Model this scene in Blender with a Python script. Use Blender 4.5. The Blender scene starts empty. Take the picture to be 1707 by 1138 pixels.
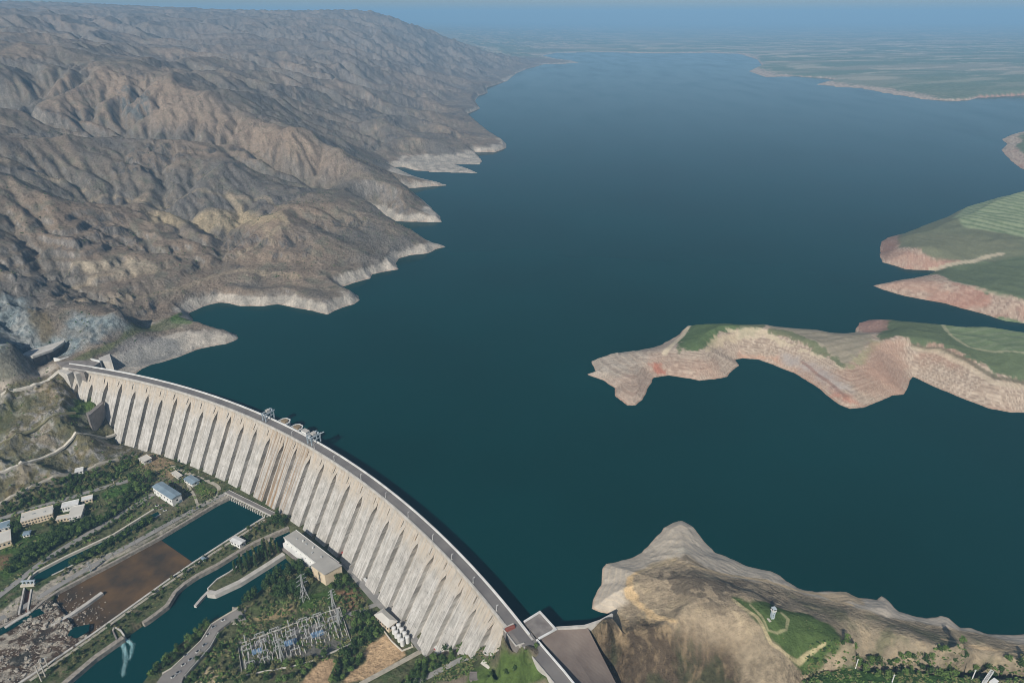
import bpy, bmesh, math, random
import numpy as np
from mathutils import Vector, Matrix

# ------------------------------------------------------------------ camera, sky, sun, exposure
scene = bpy.context.scene
COL = scene.collection
CAM_H = 520.0
PITCH = math.radians(25.5)
FPX = 1138.0                      # focal length in pixels of the 1707 px wide photograph
cam_data = bpy.data.cameras.new('camera')
cam = bpy.data.objects.new('camera', cam_data)
COL.objects.link(cam)
cam.location = (0, 0, CAM_H)
cam.rotation_euler = (math.pi / 2 - PITCH, 0, 0)
cam_data.sensor_width = 36.0
cam_data.lens = 36.0 * FPX / 1707.0
cam_data.clip_start = 1.0
cam_data.clip_end = 200000.0
scene.camera = cam

SUN_EL = math.radians(37.0)
SHADOW_AZ = math.radians(22.0)    # shadows fall away from the camera, a little to the right
sun_dir = Vector((-math.sin(SHADOW_AZ) * math.cos(SUN_EL), -math.cos(SHADOW_AZ) * math.cos(SUN_EL), math.sin(SUN_EL)))
world = bpy.data.worlds.new('World')
scene.world = world
world.use_nodes = True
wn = world.node_tree
wn.nodes.clear()
sky = wn.nodes.new('ShaderNodeTexSky')
sky.sky_type = 'NISHITA'
sky.sun_disc = False
sky.sun_elevation = SUN_EL
sky.sun_rotation = math.atan2(sun_dir.x, sun_dir.y)
sky.altitude = 900
sky.dust_density = 1.6
bg = wn.nodes.new('ShaderNodeBackground')
bg.inputs['Strength'].default_value = 0.055
wo = wn.nodes.new('ShaderNodeOutputWorld')
wn.links.new(sky.outputs[0], bg.inputs[0])
wn.links.new(bg.outputs[0], wo.inputs[0])
sun_data = bpy.data.lights.new('sun', 'SUN')
sun_data.energy = 3.9
sun_data.angle = math.radians(0.5)
sun_data.color = (1.0, 0.94, 0.86)
sun = bpy.data.objects.new('sun', sun_data)
COL.objects.link(sun)
sun.rotation_euler = sun_dir.to_track_quat('Z', 'Y').to_euler()
scene.view_settings.view_transform = 'Standard'
scene.view_settings.look = 'None'
scene.view_settings.exposure = 0.32
scene.view_settings.gamma = 1.0
scene.cycles.max_bounces = 5
scene.cycles.volume_bounces = 0
scene.cycles.use_denoising = True
scene.cycles.filter_width = 0.95

# ------------------------------------------------------------------ small helpers
CP, SP = math.cos(PITCH), math.sin(PITCH)
def ray(px, py):
    return np.array([(px - 853.5) / FPX, CP - (py - 569) / FPX * SP, -SP - (py - 569) / FPX * CP])
def W(px, py, z=0.0):
    """world point at height z seen at a pixel of the photograph"""
    d = ray(px, py)
    return np.array([0, 0, CAM_H]) + d * ((z - CAM_H) / d[2])
def WT(px, py, t):
    return np.array([0, 0, CAM_H]) + ray(px, py) * t
def WP(pts, z):
    return [tuple(W(x, y, z)[:2]) for x, y in pts]

def tag(o, label=None, cat=None, group=None, kind=None):
    if label: o['label'] = label
    if cat: o['category'] = cat
    if group: o['group'] = group
    if kind: o['kind'] = kind
    return o
def empty(name, loc=(0, 0, 0), rz=0.0):
    o = bpy.data.objects.new(name, None)
    COL.objects.link(o)
    o.location = loc
    o.rotation_euler = (0, 0, rz)
    o.empty_display_size = 1
    return o
def link(name, me, mats, parent=None, loc=None, smooth=False):
    o = bpy.data.objects.new(name, me)
    COL.objects.link(o)
    if mats is not None and len(me.materials) == 0:
        for m in (mats if isinstance(mats, (list, tuple)) else [mats]):
            me.materials.append(m)
    if parent is not None: o.parent = parent
    if loc is not None: o.location = loc
    if smooth:
        me.polygons.foreach_set('use_smooth', [True] * len(me.polygons))
    return o

class MB:
    """collects simple solids and writes them as one mesh"""
    def __init__(self): self.v = []; self.f = []; self.mi = []
    def add(self, vs, fs, mi=0):
        n = len(self.v); self.v += [tuple(map(float, p)) for p in vs]
        self.f += [tuple(i + n for i in f) for f in fs]; self.mi += [mi] * len(fs); return self
    def box(self, cx, cy, cz, sx, sy, sz, rz=0.0, mi=0):
        """centre of the base, sizes"""
        c, s = math.cos(rz), math.sin(rz); vs = []
        for k in (0, 1):
            for a, b in ((-.5, -.5), (.5, -.5), (.5, .5), (-.5, .5)):
                x, y = a * sx, b * sy
                vs.append((cx + x * c - y * s, cy + x * s + y * c, cz + k * sz))
        return self.add(vs, [(3, 2, 1, 0), (4, 5, 6, 7), (0, 1, 5, 4), (1, 2, 6, 5), (2, 3, 7, 6), (3, 0, 4, 7)], mi)
    def prism(self, poly, z0, z1, mi=0):
        n = len(poly)
        a = sum(poly[i][0] * poly[(i + 1) % n][1] - poly[(i + 1) % n][0] * poly[i][1] for i in range(n))
        if a < 0: poly = poly[::-1]
        z0l = z0 if isinstance(z0, (list, tuple)) else [z0] * n
        z1l = z1 if isinstance(z1, (list, tuple)) else [z1] * n
        vs = [(p[0], p[1], z) for p, z in zip(poly, z0l)] + [(p[0], p[1], z) for p, z in zip(poly, z1l)]
        return self.add(vs, [tuple(range(n))[::-1], tuple(range(n, 2 * n))] + [(i, (i + 1) % n, n + (i + 1) % n, n + i) for i in range(n)], mi)
    def bar(self, p, q, w=0.5, mi=0):
        p, q = Vector(p), Vector(q); d = (q - p)
        if d.length < 1e-6: return self
        z = Vector((0, 0, 1)) if abs(d.normalized().z) < .95 else Vector((1, 0, 0))
        s = d.cross(z).normalized() * w / 2; u = s.cross(d).normalized() * w / 2
        vs = [p - s - u, p + s - u, p + s + u, p - s + u, q - s - u, q + s - u, q + s + u, q - s + u]
        return self.add(vs, [(3, 2, 1, 0), (4, 5, 6, 7), (0, 1, 5, 4), (1, 2, 6, 5), (2, 3, 7, 6), (3, 0, 4, 7)], mi)
    def cyl(self, cx, cy, z0, z1, r0, r1=None, n=16, mi=0, dome=0.0):
        r1 = r0 if r1 is None else r1
        vs = [(cx + r0 * math.cos(6.2832 * i / n), cy + r0 * math.sin(6.2832 * i / n), z0) for i in range(n)]
        vs += [(cx + r1 * math.cos(6.2832 * i / n), cy + r1 * math.sin(6.2832 * i / n), z1) for i in range(n)]
        fs = [tuple(range(n))[::-1]] + [(i, (i + 1) % n, n + (i + 1) % n, n + i) for i in range(n)]
        if dome:
            vs.append((cx, cy, z1 + dome)); fs += [(n + i, n + (i + 1) % n, 2 * n) for i in range(n)]
        else: fs.append(tuple(range(n, 2 * n)))
        return self.add(vs, fs, mi)
    def mesh(self, name):
        me = bpy.data.meshes.new(name)
        me.from_pydata(self.v, [], self.f)
        me.polygons.foreach_set('material_index', self.mi)
        me.update(); return me
    def build(self, name, mats, parent=None, loc=None):
        return link(name, self.mesh(name), mats, parent, loc)

def dup(o, parent=None):
    c = o.copy(); COL.objects.link(c)
    if parent is not None: c.parent = parent
    for ch in o.children: dup(ch, c)
    return c

# ------------------------------------------------------------------ numpy noise and polygons
def _hash(ix, iy, seed):
    h = (ix.astype(np.int64) * 374761393 + iy.astype(np.int64) * 668265263 + seed * 1442695041) & 0xffffffff
    h = ((h ^ (h >> 13)) * 1274126177) & 0xffffffff
    h = h ^ (h >> 16)
    return h
def gnoise(x, y, seed=0):
    ix, iy = np.floor(x), np.floor(y); fx, fy = x - ix, y - iy
    u = fx * fx * fx * (fx * (fx * 6 - 15) + 10); v = fy * fy * fy * (fy * (fy * 6 - 15) + 10)
    out = []
    for dx, dy in ((0, 0), (1, 0), (0, 1), (1, 1)):
        a = _hash(ix + dx, iy + dy, seed) * (2 * math.pi / 4294967296.0)
        out.append(np.cos(a) * (fx - dx) + np.sin(a) * (fy - dy))
    return 1.5 * ((out[0] * (1 - u) + out[1] * u) * (1 - v) + (out[2] * (1 - u) + out[3] * u) * v)
def fbm(x, y, scale, octaves=4, seed=0, gain=0.5):
    r = np.zeros_like(x); a = 1.0; s = 1.0 / scale; tot = 0
    for k in range(octaves):
        r += a * gnoise(x * s + 17.3 * k, y * s - 9.1 * k, seed + k * 7); tot += a; a *= gain; s *= 2.03
    return r / tot
def ridged(x, y, scale, octaves=4, seed=0, gain=0.5):
    r = np.zeros_like(x); a = 1.0; s = 1.0 / scale; tot = 0; w = np.ones_like(x)
    for k in range(octaves):
        n = 1 - np.abs(gnoise(x * s + 31.7 * k, y * s + 5.3 * k, seed + k * 13)) * 1.6
        n = np.clip(n, 0, 1) ** 2 * w; w = np.clip(n * 1.6, 0.15, 1)
        r += a * n; tot += a; a *= gain; s *= 2.1
    return r / tot
def sm(x, a, b):
    t = np.clip((x - a) / (b - a), 0, 1); return t * t * (3 - 2 * t)
def poly_sd(X, Y, poly):
    """signed distance to a polygon: negative inside"""
    P = np.array(poly, float); n = len(P); out = np.empty(X.shape)
    fl = out.ravel(); xs = X.ravel(); ys = Y.ravel()
    step = 200000
    for s in range(0, xs.size, step):
        x = xs[s:s + step]; y = ys[s:s + step]
        d2 = np.full(x.shape, 1e30); ins = np.zeros(x.shape, bool)
        for i in range(n):
            ax, ay = P[i]; bx, by = P[(i + 1) % n]; ex, ey = bx - ax, by - ay
            L = ex * ex + ey * ey
            if L < 1e-9: continue
            wx, wy = x - ax, y - ay
            t = np.clip((wx * ex + wy * ey) / L, 0, 1)
            dx = wx - t * ex; dy = wy - t * ey
            np.minimum(d2, dx * dx + dy * dy, out=d2)
            if ay != by:
                ins ^= ((ay > y) != (by > y)) & (x < ax + (y - ay) * ex / ey)
        d = np.sqrt(d2); fl[s:s + step] = np.where(ins, -d, d)
    return out
def poly_mask(X, Y, poly, feather=4.0, jitter=None):
    """1 inside, 0 outside, cheap outside the bounding box"""
    P = np.array(poly); m = np.zeros(X.shape); g = feather + 30
    sel = (X > P[:, 0].min() - g) & (X < P[:, 0].max() + g) & (Y > P[:, 1].min() - g) & (Y < P[:, 1].max() + g)
    if sel.any():
        d = poly_sd(X[sel], Y[sel], poly)
        if jitter is not None: d = d + jitter[sel]
        m[sel] = 1 - sm(d, -feather, feather)
    return m
def line_dist(X, Y, line, maxd=60.0):
    P = np.array(line); out = np.full(X.shape, 1e4)
    sel = (X > P[:, 0].min() - maxd) & (X < P[:, 0].max() + maxd) & (Y > P[:, 1].min() - maxd) & (Y < P[:, 1].max() + maxd)
    if sel.any():
        x, y = X[sel], Y[sel]; d2 = np.full(x.shape, 1e8)
        for (ax, ay), (bx, by) in zip(P[:-1], P[1:]):
            ex, ey = bx - ax, by - ay; L = ex * ex + ey * ey + 1e-9
            t = np.clip(((x - ax) * ex + (y - ay) * ey) / L, 0, 1)
            d2 = np.minimum(d2, (x - ax - t * ex) ** 2 + (y - ay - t * ey) ** 2)
        out[sel] = np.sqrt(d2)
    return out
# ------------------------------------------------------------------ the dam's plan: an arc
DCX, DCY, DR = -976.0, -161.4, 1153.3
CREST = 20.0
VAL = -65.0                        # valley floor downstream
SLOPE = 0.62
def DA(a, off, z):
    """point on the dam: angle in degrees, metres downstream of the crest line, height"""
    r = DR - off; t = math.radians(a); return (DCX + r * math.cos(t), DCY + r * math.sin(t), z)

# ------------------------------------------------------------------ shorelines (level z = 0)
dam_edge = [DA(a, -1, 0)[:2] for a in np.arange(72.3, 31.2, -1.0)]
shore_px = [(918,1046),(950,1044),(980,1038.6),(1005,1030),(1016,1023),(1000,1020),(985,1014.5),(987.5,997),(1001.5,974),(1004,949),(1010,939),(1043,932),(1069,921),(1089,901),(1106.5,879),(1122,870),(1137,868),(1155,878),(1172,901),(1190,920),(1220.5,932),(1248,944),(1284,951),(1300,959),(1309,969),(1329,980),(1340,983),(1361.5,987.5),(1411,987),(1430,995),(1462.5,1000),(1470,994),(1484,1002.5),(1499,1017.5),(1523,1026),(1546,1031),(1568,1026.6),(1581,1031.5),(1600,1046.6),(1619.5,1047.6),(1645,1056),(1707,1055),(1800,1050),(2100,1000),(2500,900),(2500,760),(2200,700),
 (1800,697),(1707,689),(1688,688),(1649,680),(1611,667),(1557,643.5),(1522,628),(1516,636),(1508,658),(1487,659),(1468,667),(1437,679),(1417,681),(1400,674),(1359,643),(1321,621),(1295,611),(1264,599),(1238,597),(1225,600),(1231,609.5),(1211,627.5),(1192,632),(1166,634.5),(1145,630),(1115,626),(1091,630),(1080,644),(1071,665),(1060,675),(1045,676.5),(1037,670),(1024,660),(1022,647),(1004,634),(981,624),(992,619),(984.5,602),(999,597),(1024,589),(1063,584),(1089,579),(1115,568),(1135,553),(1146,543),(1170,541),(1202,539),(1231,541),(1264,541),(1295,546),(1321,548),(1357,550),(1385,556),(1402,556),(1425,553),(1431,538),(1448,533),(1475,534),(1490,536),(1514,537),(1572,546),(1603,545),(1649,550),(1707,560),(1850,572),(1950,565),(1850,552),
 (1707,539),(1676,535),(1634,522),(1572,505),(1506,493),(1471,483),(1456,476),(1490,468),(1522,464),(1545,458),(1560,452),(1549,451),(1510,449),(1470,437),(1466,423),(1469,404),(1480,396),(1505,390),(1545,374),(1580,361),(1611,345),(1669,328),(1707,322),(1800,318),(1850,305),(1760,296),
 (1702,281),(1685,268),(1669,250),(1679,240),(1670,232),(1688,224),(1707,220),(1850,214),(2150,205),(2300,185),(2100,172),
 (1850,165),(1707,159),(1633,162.5),(1617,167),(1574,168),(1532,164),(1476,155),(1437,147.5),(1404,145),(1360,141),(1391,133),(1375,130.5),(1326,127),(1277,129),(1248,119),(1270,109),(1262,99),(1232,90),(1180,88),(1090,89),(1000,87),(930,88),(905,93),(925,98),(951,101),
 (966,105),(937,106.5),(909,107),(881,114),(860,123),(846,135),(828,141),(811,146),(813,155),(797,160),(792,169),(800,181),(779,190),(797,206),(822,226),(843,238),(845,246.6),(825,253.6),(790,253),(795,258),(803,268),(800,274),(758,274),(779,281),(797,289),(727,287),(692,284),(671,278),(652,279),(680,291),(705,301),(727,305),(744,309),(706,312),(676,315),(700,330),(718,346),(734,362),(737,370),(702,370),(660,369),(641,360),(636,354),(618,355),(648,366),(690,392),(725,408),
 (744,411),(725,416),(713,422),(681,426),(665,430),(660,438),(664,449),(646,452),(621,457),(618,464),(586,473),(571,478),(585,488),(597,493),(601,500),(590,507),(565,515),(546,524),(498,514),(463,507),(432,511),(411,510),(395,509),(382,505),(364,504),(340,511),(316,521),(322,536),(350,546),(378,555),(394,558),
 (397,563),(393,567),(377,573),(351,577),(327,583),(300,594),(264,604),(236,614),(229,621)]
lake_poly = dam_edge + [tuple(W(x, y, 0)[:2]) for x, y in shore_px]

# downstream side of the dam: ground that may lie below lake level
down_poly = [DA(a, 2.5, 0)[:2] for a in np.arange(31.0, 76.6, 1.0)] + WP([(100, 606)], 20) + WP([(60, 626)], 15) + WP([(0, 648)], 12) + \
            [(-1500, 1150), (-3000, 900), (-3000, -1500), (3000, -1500), (3000, 200)] + WP([(1900, 1110), (1707, 1098), (1550, 1090), (1450, 1094), (1400, 1098)], 18) + \
            WP([(1330, 1095), (1200, 1085), (1100, 1068), (1045, 1046), (1022, 1027)], 22) + WP([(975, 1043), (925, 1046)], 20)

# ------------------------------------------------------------------ height control points
ctl = []
def C(*pts):                       # (px, py, z)
    for x, y, z in pts: ctl.append(tuple(W(x, y, z)))
def T(*pts):                       # (px, py, distance along the view)
    for x, y, t in pts: ctl.append(tuple(WT(x, y, t)))
# west side, column of the left edge and ridge and valley lines
T((0,500,1170),(100,550,1150),(50,520,1150),(130,510,1190),(0,400,1300),(-120,430,1230),(0,300,1500),(0,250,1720),(-150,300,1430),(-150,200,1700),(0,120,2400),(-150,120,2200),(0,60,3300),(-200,60,3000),(0,22,4500),(-200,20,4200),(60,19,4700),(120,32,5200),(-500,300,1400),(-500,100,2400),(-500,15,4200))
T((681,319,2000),(632,305,2030),(600,274,2080),(562,246,2150),(510,218,2230),(450,200,2300),(380,165,2420),(299,140,2550),(228,123,2650),(158,102,2780),(80,84,2900),(0,75,2980))       # ridge behind
T((545,311,2050),(492,285,2080),(404,250,2120),(316,228,2160),(246,220,2200),(150,200,2270),(0,170,2350))                                                                                # hollow
T((663,382,1690),(618,354,1740),(560,330,1790),(500,312,1830),(443,300,1870),(387,278,1900),(299,260,1930),(176,239,1960),(88,225,1980),(0,197,2020))                                    # dark ridge
T((490,350,1720),(400,345,1720),(300,345,1700),(200,345,1680),(100,320,1650),(158,256,1850),(281,295,1800),(370,320,1760),(60,380,1370),(120,390,1350),(70,460,1290),(100,350,1450),(120,470,1290),(200,460,1330),(260,425,1400),(200,400,1440),(330,440,1430),(330,400,1500),(400,400,1540),(450,370,1620))
C((400,470,27),(300,480,34),(460,460,30),(500,468,28),(550,478,24),(500,440,34),(520,430,42),(560,400,58),(600,420,38),(640,420,20),(450,400,68),(590,440,22),(690,402,26),(725,403,8))
C((130,588,25),(180,560,36),(200,520,60),(232,545,22),(280,533,22),(330,540,20),(380,552,14),(300,515,14),(0,600,48),(0,560,64),(20,575,58),(0,640,15),(62,622,12),(100,604,19),(150,600,20),(200,590,16))
C((250,500,34),(350,480,24),(60,608,12),(85,596,15),(100,584,19),(45,604,13),(70,596,14))
# spurs further up the lake
T((700,335,2010),(706,350,1960),(700,303,2240),(660,290,2330),(620,285,2400),(560,225,2500))
T((600,240,2700),(640,265,2640),(700,270,2630),(760,262,2750),(800,262,2760),(690,220,3050),(640,190,3300),(560,160,3400),(480,140,3300),(400,110,3500),(740,240,2800),(800,235,2990),(780,215,3250))
T((700,160,4300),(650,120,4700),(740,170,4200),(770,180,4050),(560,90,4600),(450,70,5000),(330,60,5200),(220,60,4700),(300,100,3700),(780,150,5000),(720,110,5900),(760,120,6200),(640,60,6200),(580,40,6600),(560,19,7800),(500,21,7600),(620,22,8000),(430,24,7300),(300,27,6500),(200,26,6000),(680,40,7600),(730,60,7800),(700,48,8200),(780,80,8000),(820,110,7200),(840,95,9000),(880,103,8200),(850,88,10500))
T((150,60,4200),(700,75,6900),(520,110,4200),(250,80,4300))
# downstream west bank
C((0,660,5),(60,648,8),(0,700,-10),(0,745,-27),(0,795,-39),(0,838,-60),(100,700,-14),(150,730,-36),(60,760,-35),(120,780,-54),(60,800,-47),(-200,760,-20),(-200,850,-45),(-250,700,-5),(110,650,0),(90,620,12))
C((100,735,-33),(50,715,-19))
# feet of the buttresses: solve the height at which each foot pixel meets the sloping face
for fx, fy in [(130,662),(154,664),(173,700),(195,736),(211,743),(234,757),(693,1054),(715,1079),(747,1089),(793,1095),(838,1098)]:
    best = min((abs(DR - math.hypot(W(fx, fy, z)[0] - DCX, W(fx, fy, z)[1] - DCY) - (7 + SLOPE * (16 - z))), z) for z in np.arange(-66, 15, 0.5))
    C((fx, fy, best[1])); q = W(fx, fy, best[1]); aa = math.degrees(math.atan2(q[1] - DCY, q[0] - DCX))
    for of_ in (6, 25): ctl.append(DA(aa, of_, best[1] + (3 if of_ == 6 else 1)))
for aa in np.arange(40, 67, 2.0): ctl.append(DA(aa, 8, -62)); ctl.append(DA(aa, 40, -64))
# valley floor
C((0,860,-63),(100,826,-63),(225,768,-63),(300,790,-65),(400,830,-65),(500,890,-65),(580,950,-65),(640,1020,-65),(690,1090,-64),(0,950,-65),(0,1100,-66),(300,1138,-65),(600,1138,-64),(-300,1000,-63),(-400,1300,-62),(300,1400,-62),(0,1300,-64),(200,900,-65))
C((760,1118,-34),(700,1136,-52),(820,1138,-24),(878,1099,13),(895,1114,13),(910,1134,11.5),(868,1084,12),(860,1138,-12),(800,1250,-40),(930,1250,-10),(1000,1400,-30))
# embankment and the east hill
C((930,1049,13),(970,1048,14),(950,1080,0),(985,1090,-7),(955,1136,-19),(1020,1138,-24),(1010,1060,13),(1025,1090,-2),(1030,1026,20),(1043,960,22),(1060,990,27),(1100,990,38),(1125,915,20),(1140,885,8),(1130,940,28),(1200,948,20),(1200,975,34),(1200,1010,36),(1300,978,18),(1360,996,14),(1100,1040,26),(1050,1100,0),(1150,1138,-6),(1150,1080,12),(1250,1060,30),(1240,1120,8),(1300,1100,20),(1340,1125,6),(1300,1010,36),(1270,1040,36),(1350,1040,30),(1400,1020,22),(1380,1070,28),(1420,1088,22),(1432,1108,4),(1500,1060,22),(1500,1118,2),(1600,1085,22),(1707,1092,20),(1600,1125,0),(1707,1130,2),(1480,1025,12),(1600,1060,14),(1707,1075,18),(1400,1135,2),(1900,1100,18),(1900,1180,0),(2300,1100,15),(1300,1250,-10),(1600,1300,-10))
# east promontories
C((1030,620,10),(1042,655,5),(1075,605,16),(1100,600,18),(1150,605,14),(1160,560,28),(1200,555,34),(1200,590,22),(1260,550,30),(1260,575,24),(1350,570,32),(1320,600,16),(1400,610,22),(1370,560,26),(1440,580,30),(1440,640,14),(1490,600,26),(1490,640,12),(1500,560,36),(1460,545,18),(1560,570,40),(1600,550,34),(1600,600,34),(1650,640,20),(1700,590,42),(1700,640,24),(1800,600,44),(2000,600,50),(2300,600,60),(1570,620,22))
C((1500,425,22),(1550,415,30),(1550,390,30),(1650,380,44),(1700,340,48),(1620,350,38),(1690,420,36),(1600,450,12),(1650,436,18),(1700,450,30),(1560,478,20),(1620,480,28),(1700,500,30),(1800,400,50),(1800,500,40),(2100,400,70),(1690,235,20),(1707,260,22),(1800,250,40),(2000,300,60),(1900,560,16))
C((1300,110,20),(1400,120,30),(1400,100,45),(1500,130,35),(1500,90,60),(1600,120,45),(1600,140,25),(1700,120,60),(1700,80,90),(1350,88,30),(1900,120,80),(2200,130,120),(1300,84,15),(1000,78,10),(1150,78,15),(950,65,10))
ctl += [(-9000, 9000, 700), (-6000, 12000, 650), (-2500, 13000, 250), (0, 14000, 30), (6000, 14000, 60), (12000, 14000, 150), (14000, 6000, 200), (0, 30000, 60), (-20000, 30000, 600), (20000, 30000, 150), (0, 45000, 60), (30000, 45000, 150), (-30000, 45000, 700), (9000, 2000, 120), (-9000, 2000, 400), (-5000, 500, 200), (-4000, -2000, 0), (4000, -2000, 0), (0, -3000, -60), (0, 0, -60), (600, 100, -20), (-700, 100, -64), (3000, 800, 50)]
ctl = np.array(ctl)
def rbf_fit(P):
    n = len(P); D = np.sqrt(((P[:, None, :2] - P[None, :, :2]) ** 2).sum(-1))
    A = np.zeros((n + 1, n + 1)); A[:n, :n] = -D; A[:n, :n] -= np.eye(n) * 5.0; A[:n, n] = 1; A[n, :n] = 1
    b = np.zeros(n + 1); b[:n] = P[:, 2]
    return np.linalg.lstsq(A, b, rcond=None)[0]
rb = rbf_fit(ctl)
def base(X, Y):
    xs, ys = X.ravel(), Y.ravel(); out = np.full(xs.shape, rb[-1]); step = 300000
    for s in range(0, xs.size, step):
        x, y = xs[s:s + step], ys[s:s + step]; acc = np.zeros(x.shape)
        for (cx, cy, _), w in zip(ctl, rb[:-1]): acc -= w * np.sqrt((x - cx) ** 2 + (y - cy) ** 2)
        out[s:s + step] += acc
    return out.reshape(X.shape)

floor_px = [(-400,1000),(-300,915),(0,860),(100,826),(160,800),(228,766),(260,772),(300,788),(345,806),(420,836),(480,866),(540,915),(600,968),(650,1020),(690,1068),(712,1090),(680,1112),(640,1138),(500,1300),(-400,1600)]
floor_poly = WP(floor_px[:7], VAL) + [DA(a, 30, 0)[:2] for a in np.arange(66.5, 39, -2.0)] + WP(floor_px[-7:], VAL)

# pools and canals of the valley (traced at bank level)
pool_px = [(384,829),(410,842),(441,859),(380,898),(320,936),(300,950),(225,1004),(155,1054),(130,1052),(110,1020),(90,1001),(98,981),(149,954),(177,940),(220,918),(263,896),(310,868),(345,847),(362,838)]
tail_px = [(480,879),(426,903),(399,918),(382,928),(362,940),(329,957),(308,971),(292,986),(278,1008),(250,1029),(242,1034),(232,1041),(207,1059),(158,1093),(105,1138),(40,1190),(180,1190),(235,1138),(250,1118),(290,1079),(334,1042),(370,1024),(396,1008),(426,988),(461,958),(487,939),(474,925),(447,939),(399,969),(359,987),(347,987),(345,979),(362,964),(383,952),(400,938),(430,917),(455,905),(470,911),(478,900),(484,886)]
chan_px = [(262,850),(266,856),(190,900),(112,944),(56,972),(48,966),(62,952),(110,926),(180,890)]
chute_px = [(40,981),(51,981),(45,1018),(31,1022)]
hollow_poly = WP([(1318,1150),(1335,1122),(1352,1106),(1400,1094),(1450,1097),(1550,1101),(1640,1106),(1707,1109),(1900,1115),(2200,1120),(2200,1400),(1250,1400)], 20)
pool_poly, tail_poly, chan_poly, chute_poly = (WP(p, VAL) for p in (pool_px, tail_px, chan_px, chute_px))

# gullies: water run over the western hills carves its own branching valleys
import heapq
EX0, EY0, EDX = -3900.0, 760.0, 11.0
def erode():
    nx, ny = 372, 800
    x = EX0 + EDX * np.arange(nx) + 0 * 1.0; ystep = EDX * (1 + np.arange(ny) / ny * 0.0)
    yy = EY0 + np.concatenate([[0], np.cumsum(np.linspace(EDX, EDX * 1.6, ny - 1))])
    X, Y = np.meshgrid(x, yy, indexing='xy')
    d = poly_sd(X, Y, lake_poly); dn = poly_sd(X, Y, down_poly)
    z = base(X, Y) + (ridged(X + 60 * fbm(X, Y, 300, 2, 21), Y + 60 * fbm(X, Y, 300, 2, 22), 520, 4, 3, .5) - .38) * 34 + fbm(X, Y, 60, 3, 401) * 7 + gnoise(X / 17, Y / 17, 402) * 2.0
    z = np.where((d < 0) | (dn < 0), 0.0, np.maximum(z, 2))
    z0 = z.copy(); outlet = (d < 0) | (dn < 0); outlet[0, :] = outlet[-1, :] = outlet[:, 0] = outlet[:, -1] = True
    N = nx * ny; dist = np.sqrt(np.array([1, 1, 1, 1, 2, 2, 2, 2])) * EDX; offs_ = [1, -1, nx, -nx, nx + 1, nx - 1, -nx + 1, -nx - 1]
    ol = outlet.ravel()
    for it in range(4):
        zf = z.ravel().tolist(); seen = ol.tolist(); heap = [(zf[i], i) for i in range(N) if seen[i] and any(0 <= i + o < N and not ol[i + o] for o in (1, -1, nx, -nx))]
        heapq.heapify(heap); order = []; rec = [-1] * N; push, pop = heapq.heappush, heapq.heappop
        while heap:
            zi, i = pop(heap); order.append(i)
            for o in offs_:
                j = i + o
                if 0 <= j < N and not seen[j]:
                    seen[j] = True; rec[j] = i; zj = zf[j]; push(heap, (zj if zj > zi else zi + 1e-3, j))
        # steepest receivers where there is one
        Z = z.ravel(); best = np.zeros(N); rb_ = np.array(rec)
        idx = np.arange(N)
        for o, dd_ in zip(offs_, dist):
            j = np.clip(idx + o, 0, N - 1); sl = (Z - Z[j]) / dd_; m = (sl > best) & (rb_ >= 0); best[m] = sl[m]; rb_[m] = j[m]
        # an order that respects the new receivers: by height, pits keep the flood receiver only if lower
        A = [EDX * EDX] * N; R = rb_.tolist(); pos = [0] * N
        pitl = (best <= 0)
        for k, i in enumerate(order): pos[i] = k
        R = [rec[i] if (pitl[i] or pos[R[i]] >= pos[i]) else R[i] for i in range(N)]
        for i in reversed(order):
            r = R[i]
            if r >= 0: A[r] += A[i]
        F = (0.020 * np.sqrt(np.array(A)) / EDX * 12).tolist()
        for i in order:
            r = R[i]
            if r >= 0:
                zr = zf[r]; zi = zf[i]
                if zi > zr: zf[i] = (zi + F[i] * zr) / (1 + F[i])
        z = np.array(zf).reshape(ny, nx)
        lap = np.zeros_like(z); lap[1:-1, 1:-1] = z[:-2, 1:-1] + z[2:, 1:-1] + z[1:-1, :-2] + z[1:-1, 2:] - 4 * z[1:-1, 1:-1]
        z = np.where(outlet, z, z + .03 * lap)
    D = z - z0; D[outlet] = 0
    acc = np.log10(np.array(A).reshape(ny, nx))
    # give back the general lowering so that only the relief stays
    def blur(a, n):
        for ax in (0, 1):
            c = np.cumsum(np.pad(a, [(n + 1, n) if ax == k else (0, 0) for k in (0, 1)], 'edge'), ax)
            a = (np.take(c, range(2 * n + 1, c.shape[ax]), ax) - np.take(c, range(0, c.shape[ax] - 2 * n - 1), ax)) / (2 * n + 1)
        return a
    D = np.where(D < 0, -55 * np.tanh(-D / 55), D); D = D - .6 * blur(blur(D, 14), 14)
    return x, yy, D, acc
ex, ey, ED, EA = erode()
print('eroded', ED.min(), ED.max(), ED.std())
def egrid(G, X, Y, fill=0.0):
    fi = np.interp(Y, ey, np.arange(len(ey)), -1, -1); fj = (X - ex[0]) / EDX; ok = (fi >= 0) & (fj >= 0) & (fj < len(ex) - 1)
    fi = np.clip(fi, 0, len(ey) - 1.001); fj = np.clip(fj, 0, len(ex) - 1.001); i = fi.astype(int); j = fj.astype(int); u, v = fi - i, fj - j
    z = (G[i, j] * (1 - v) + G[i, j + 1] * v) * (1 - u) + (G[i + 1, j] * (1 - v) + G[i + 1, j + 1] * v) * u
    edge = sm(fj, 0, 12) * sm(len(ex) - 1 - fj, 0, 12) * sm(fi, 0, 6) * sm(len(ey) - 1 - fi, 0, 30)
    return np.where(ok, z * edge, fill)
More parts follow.
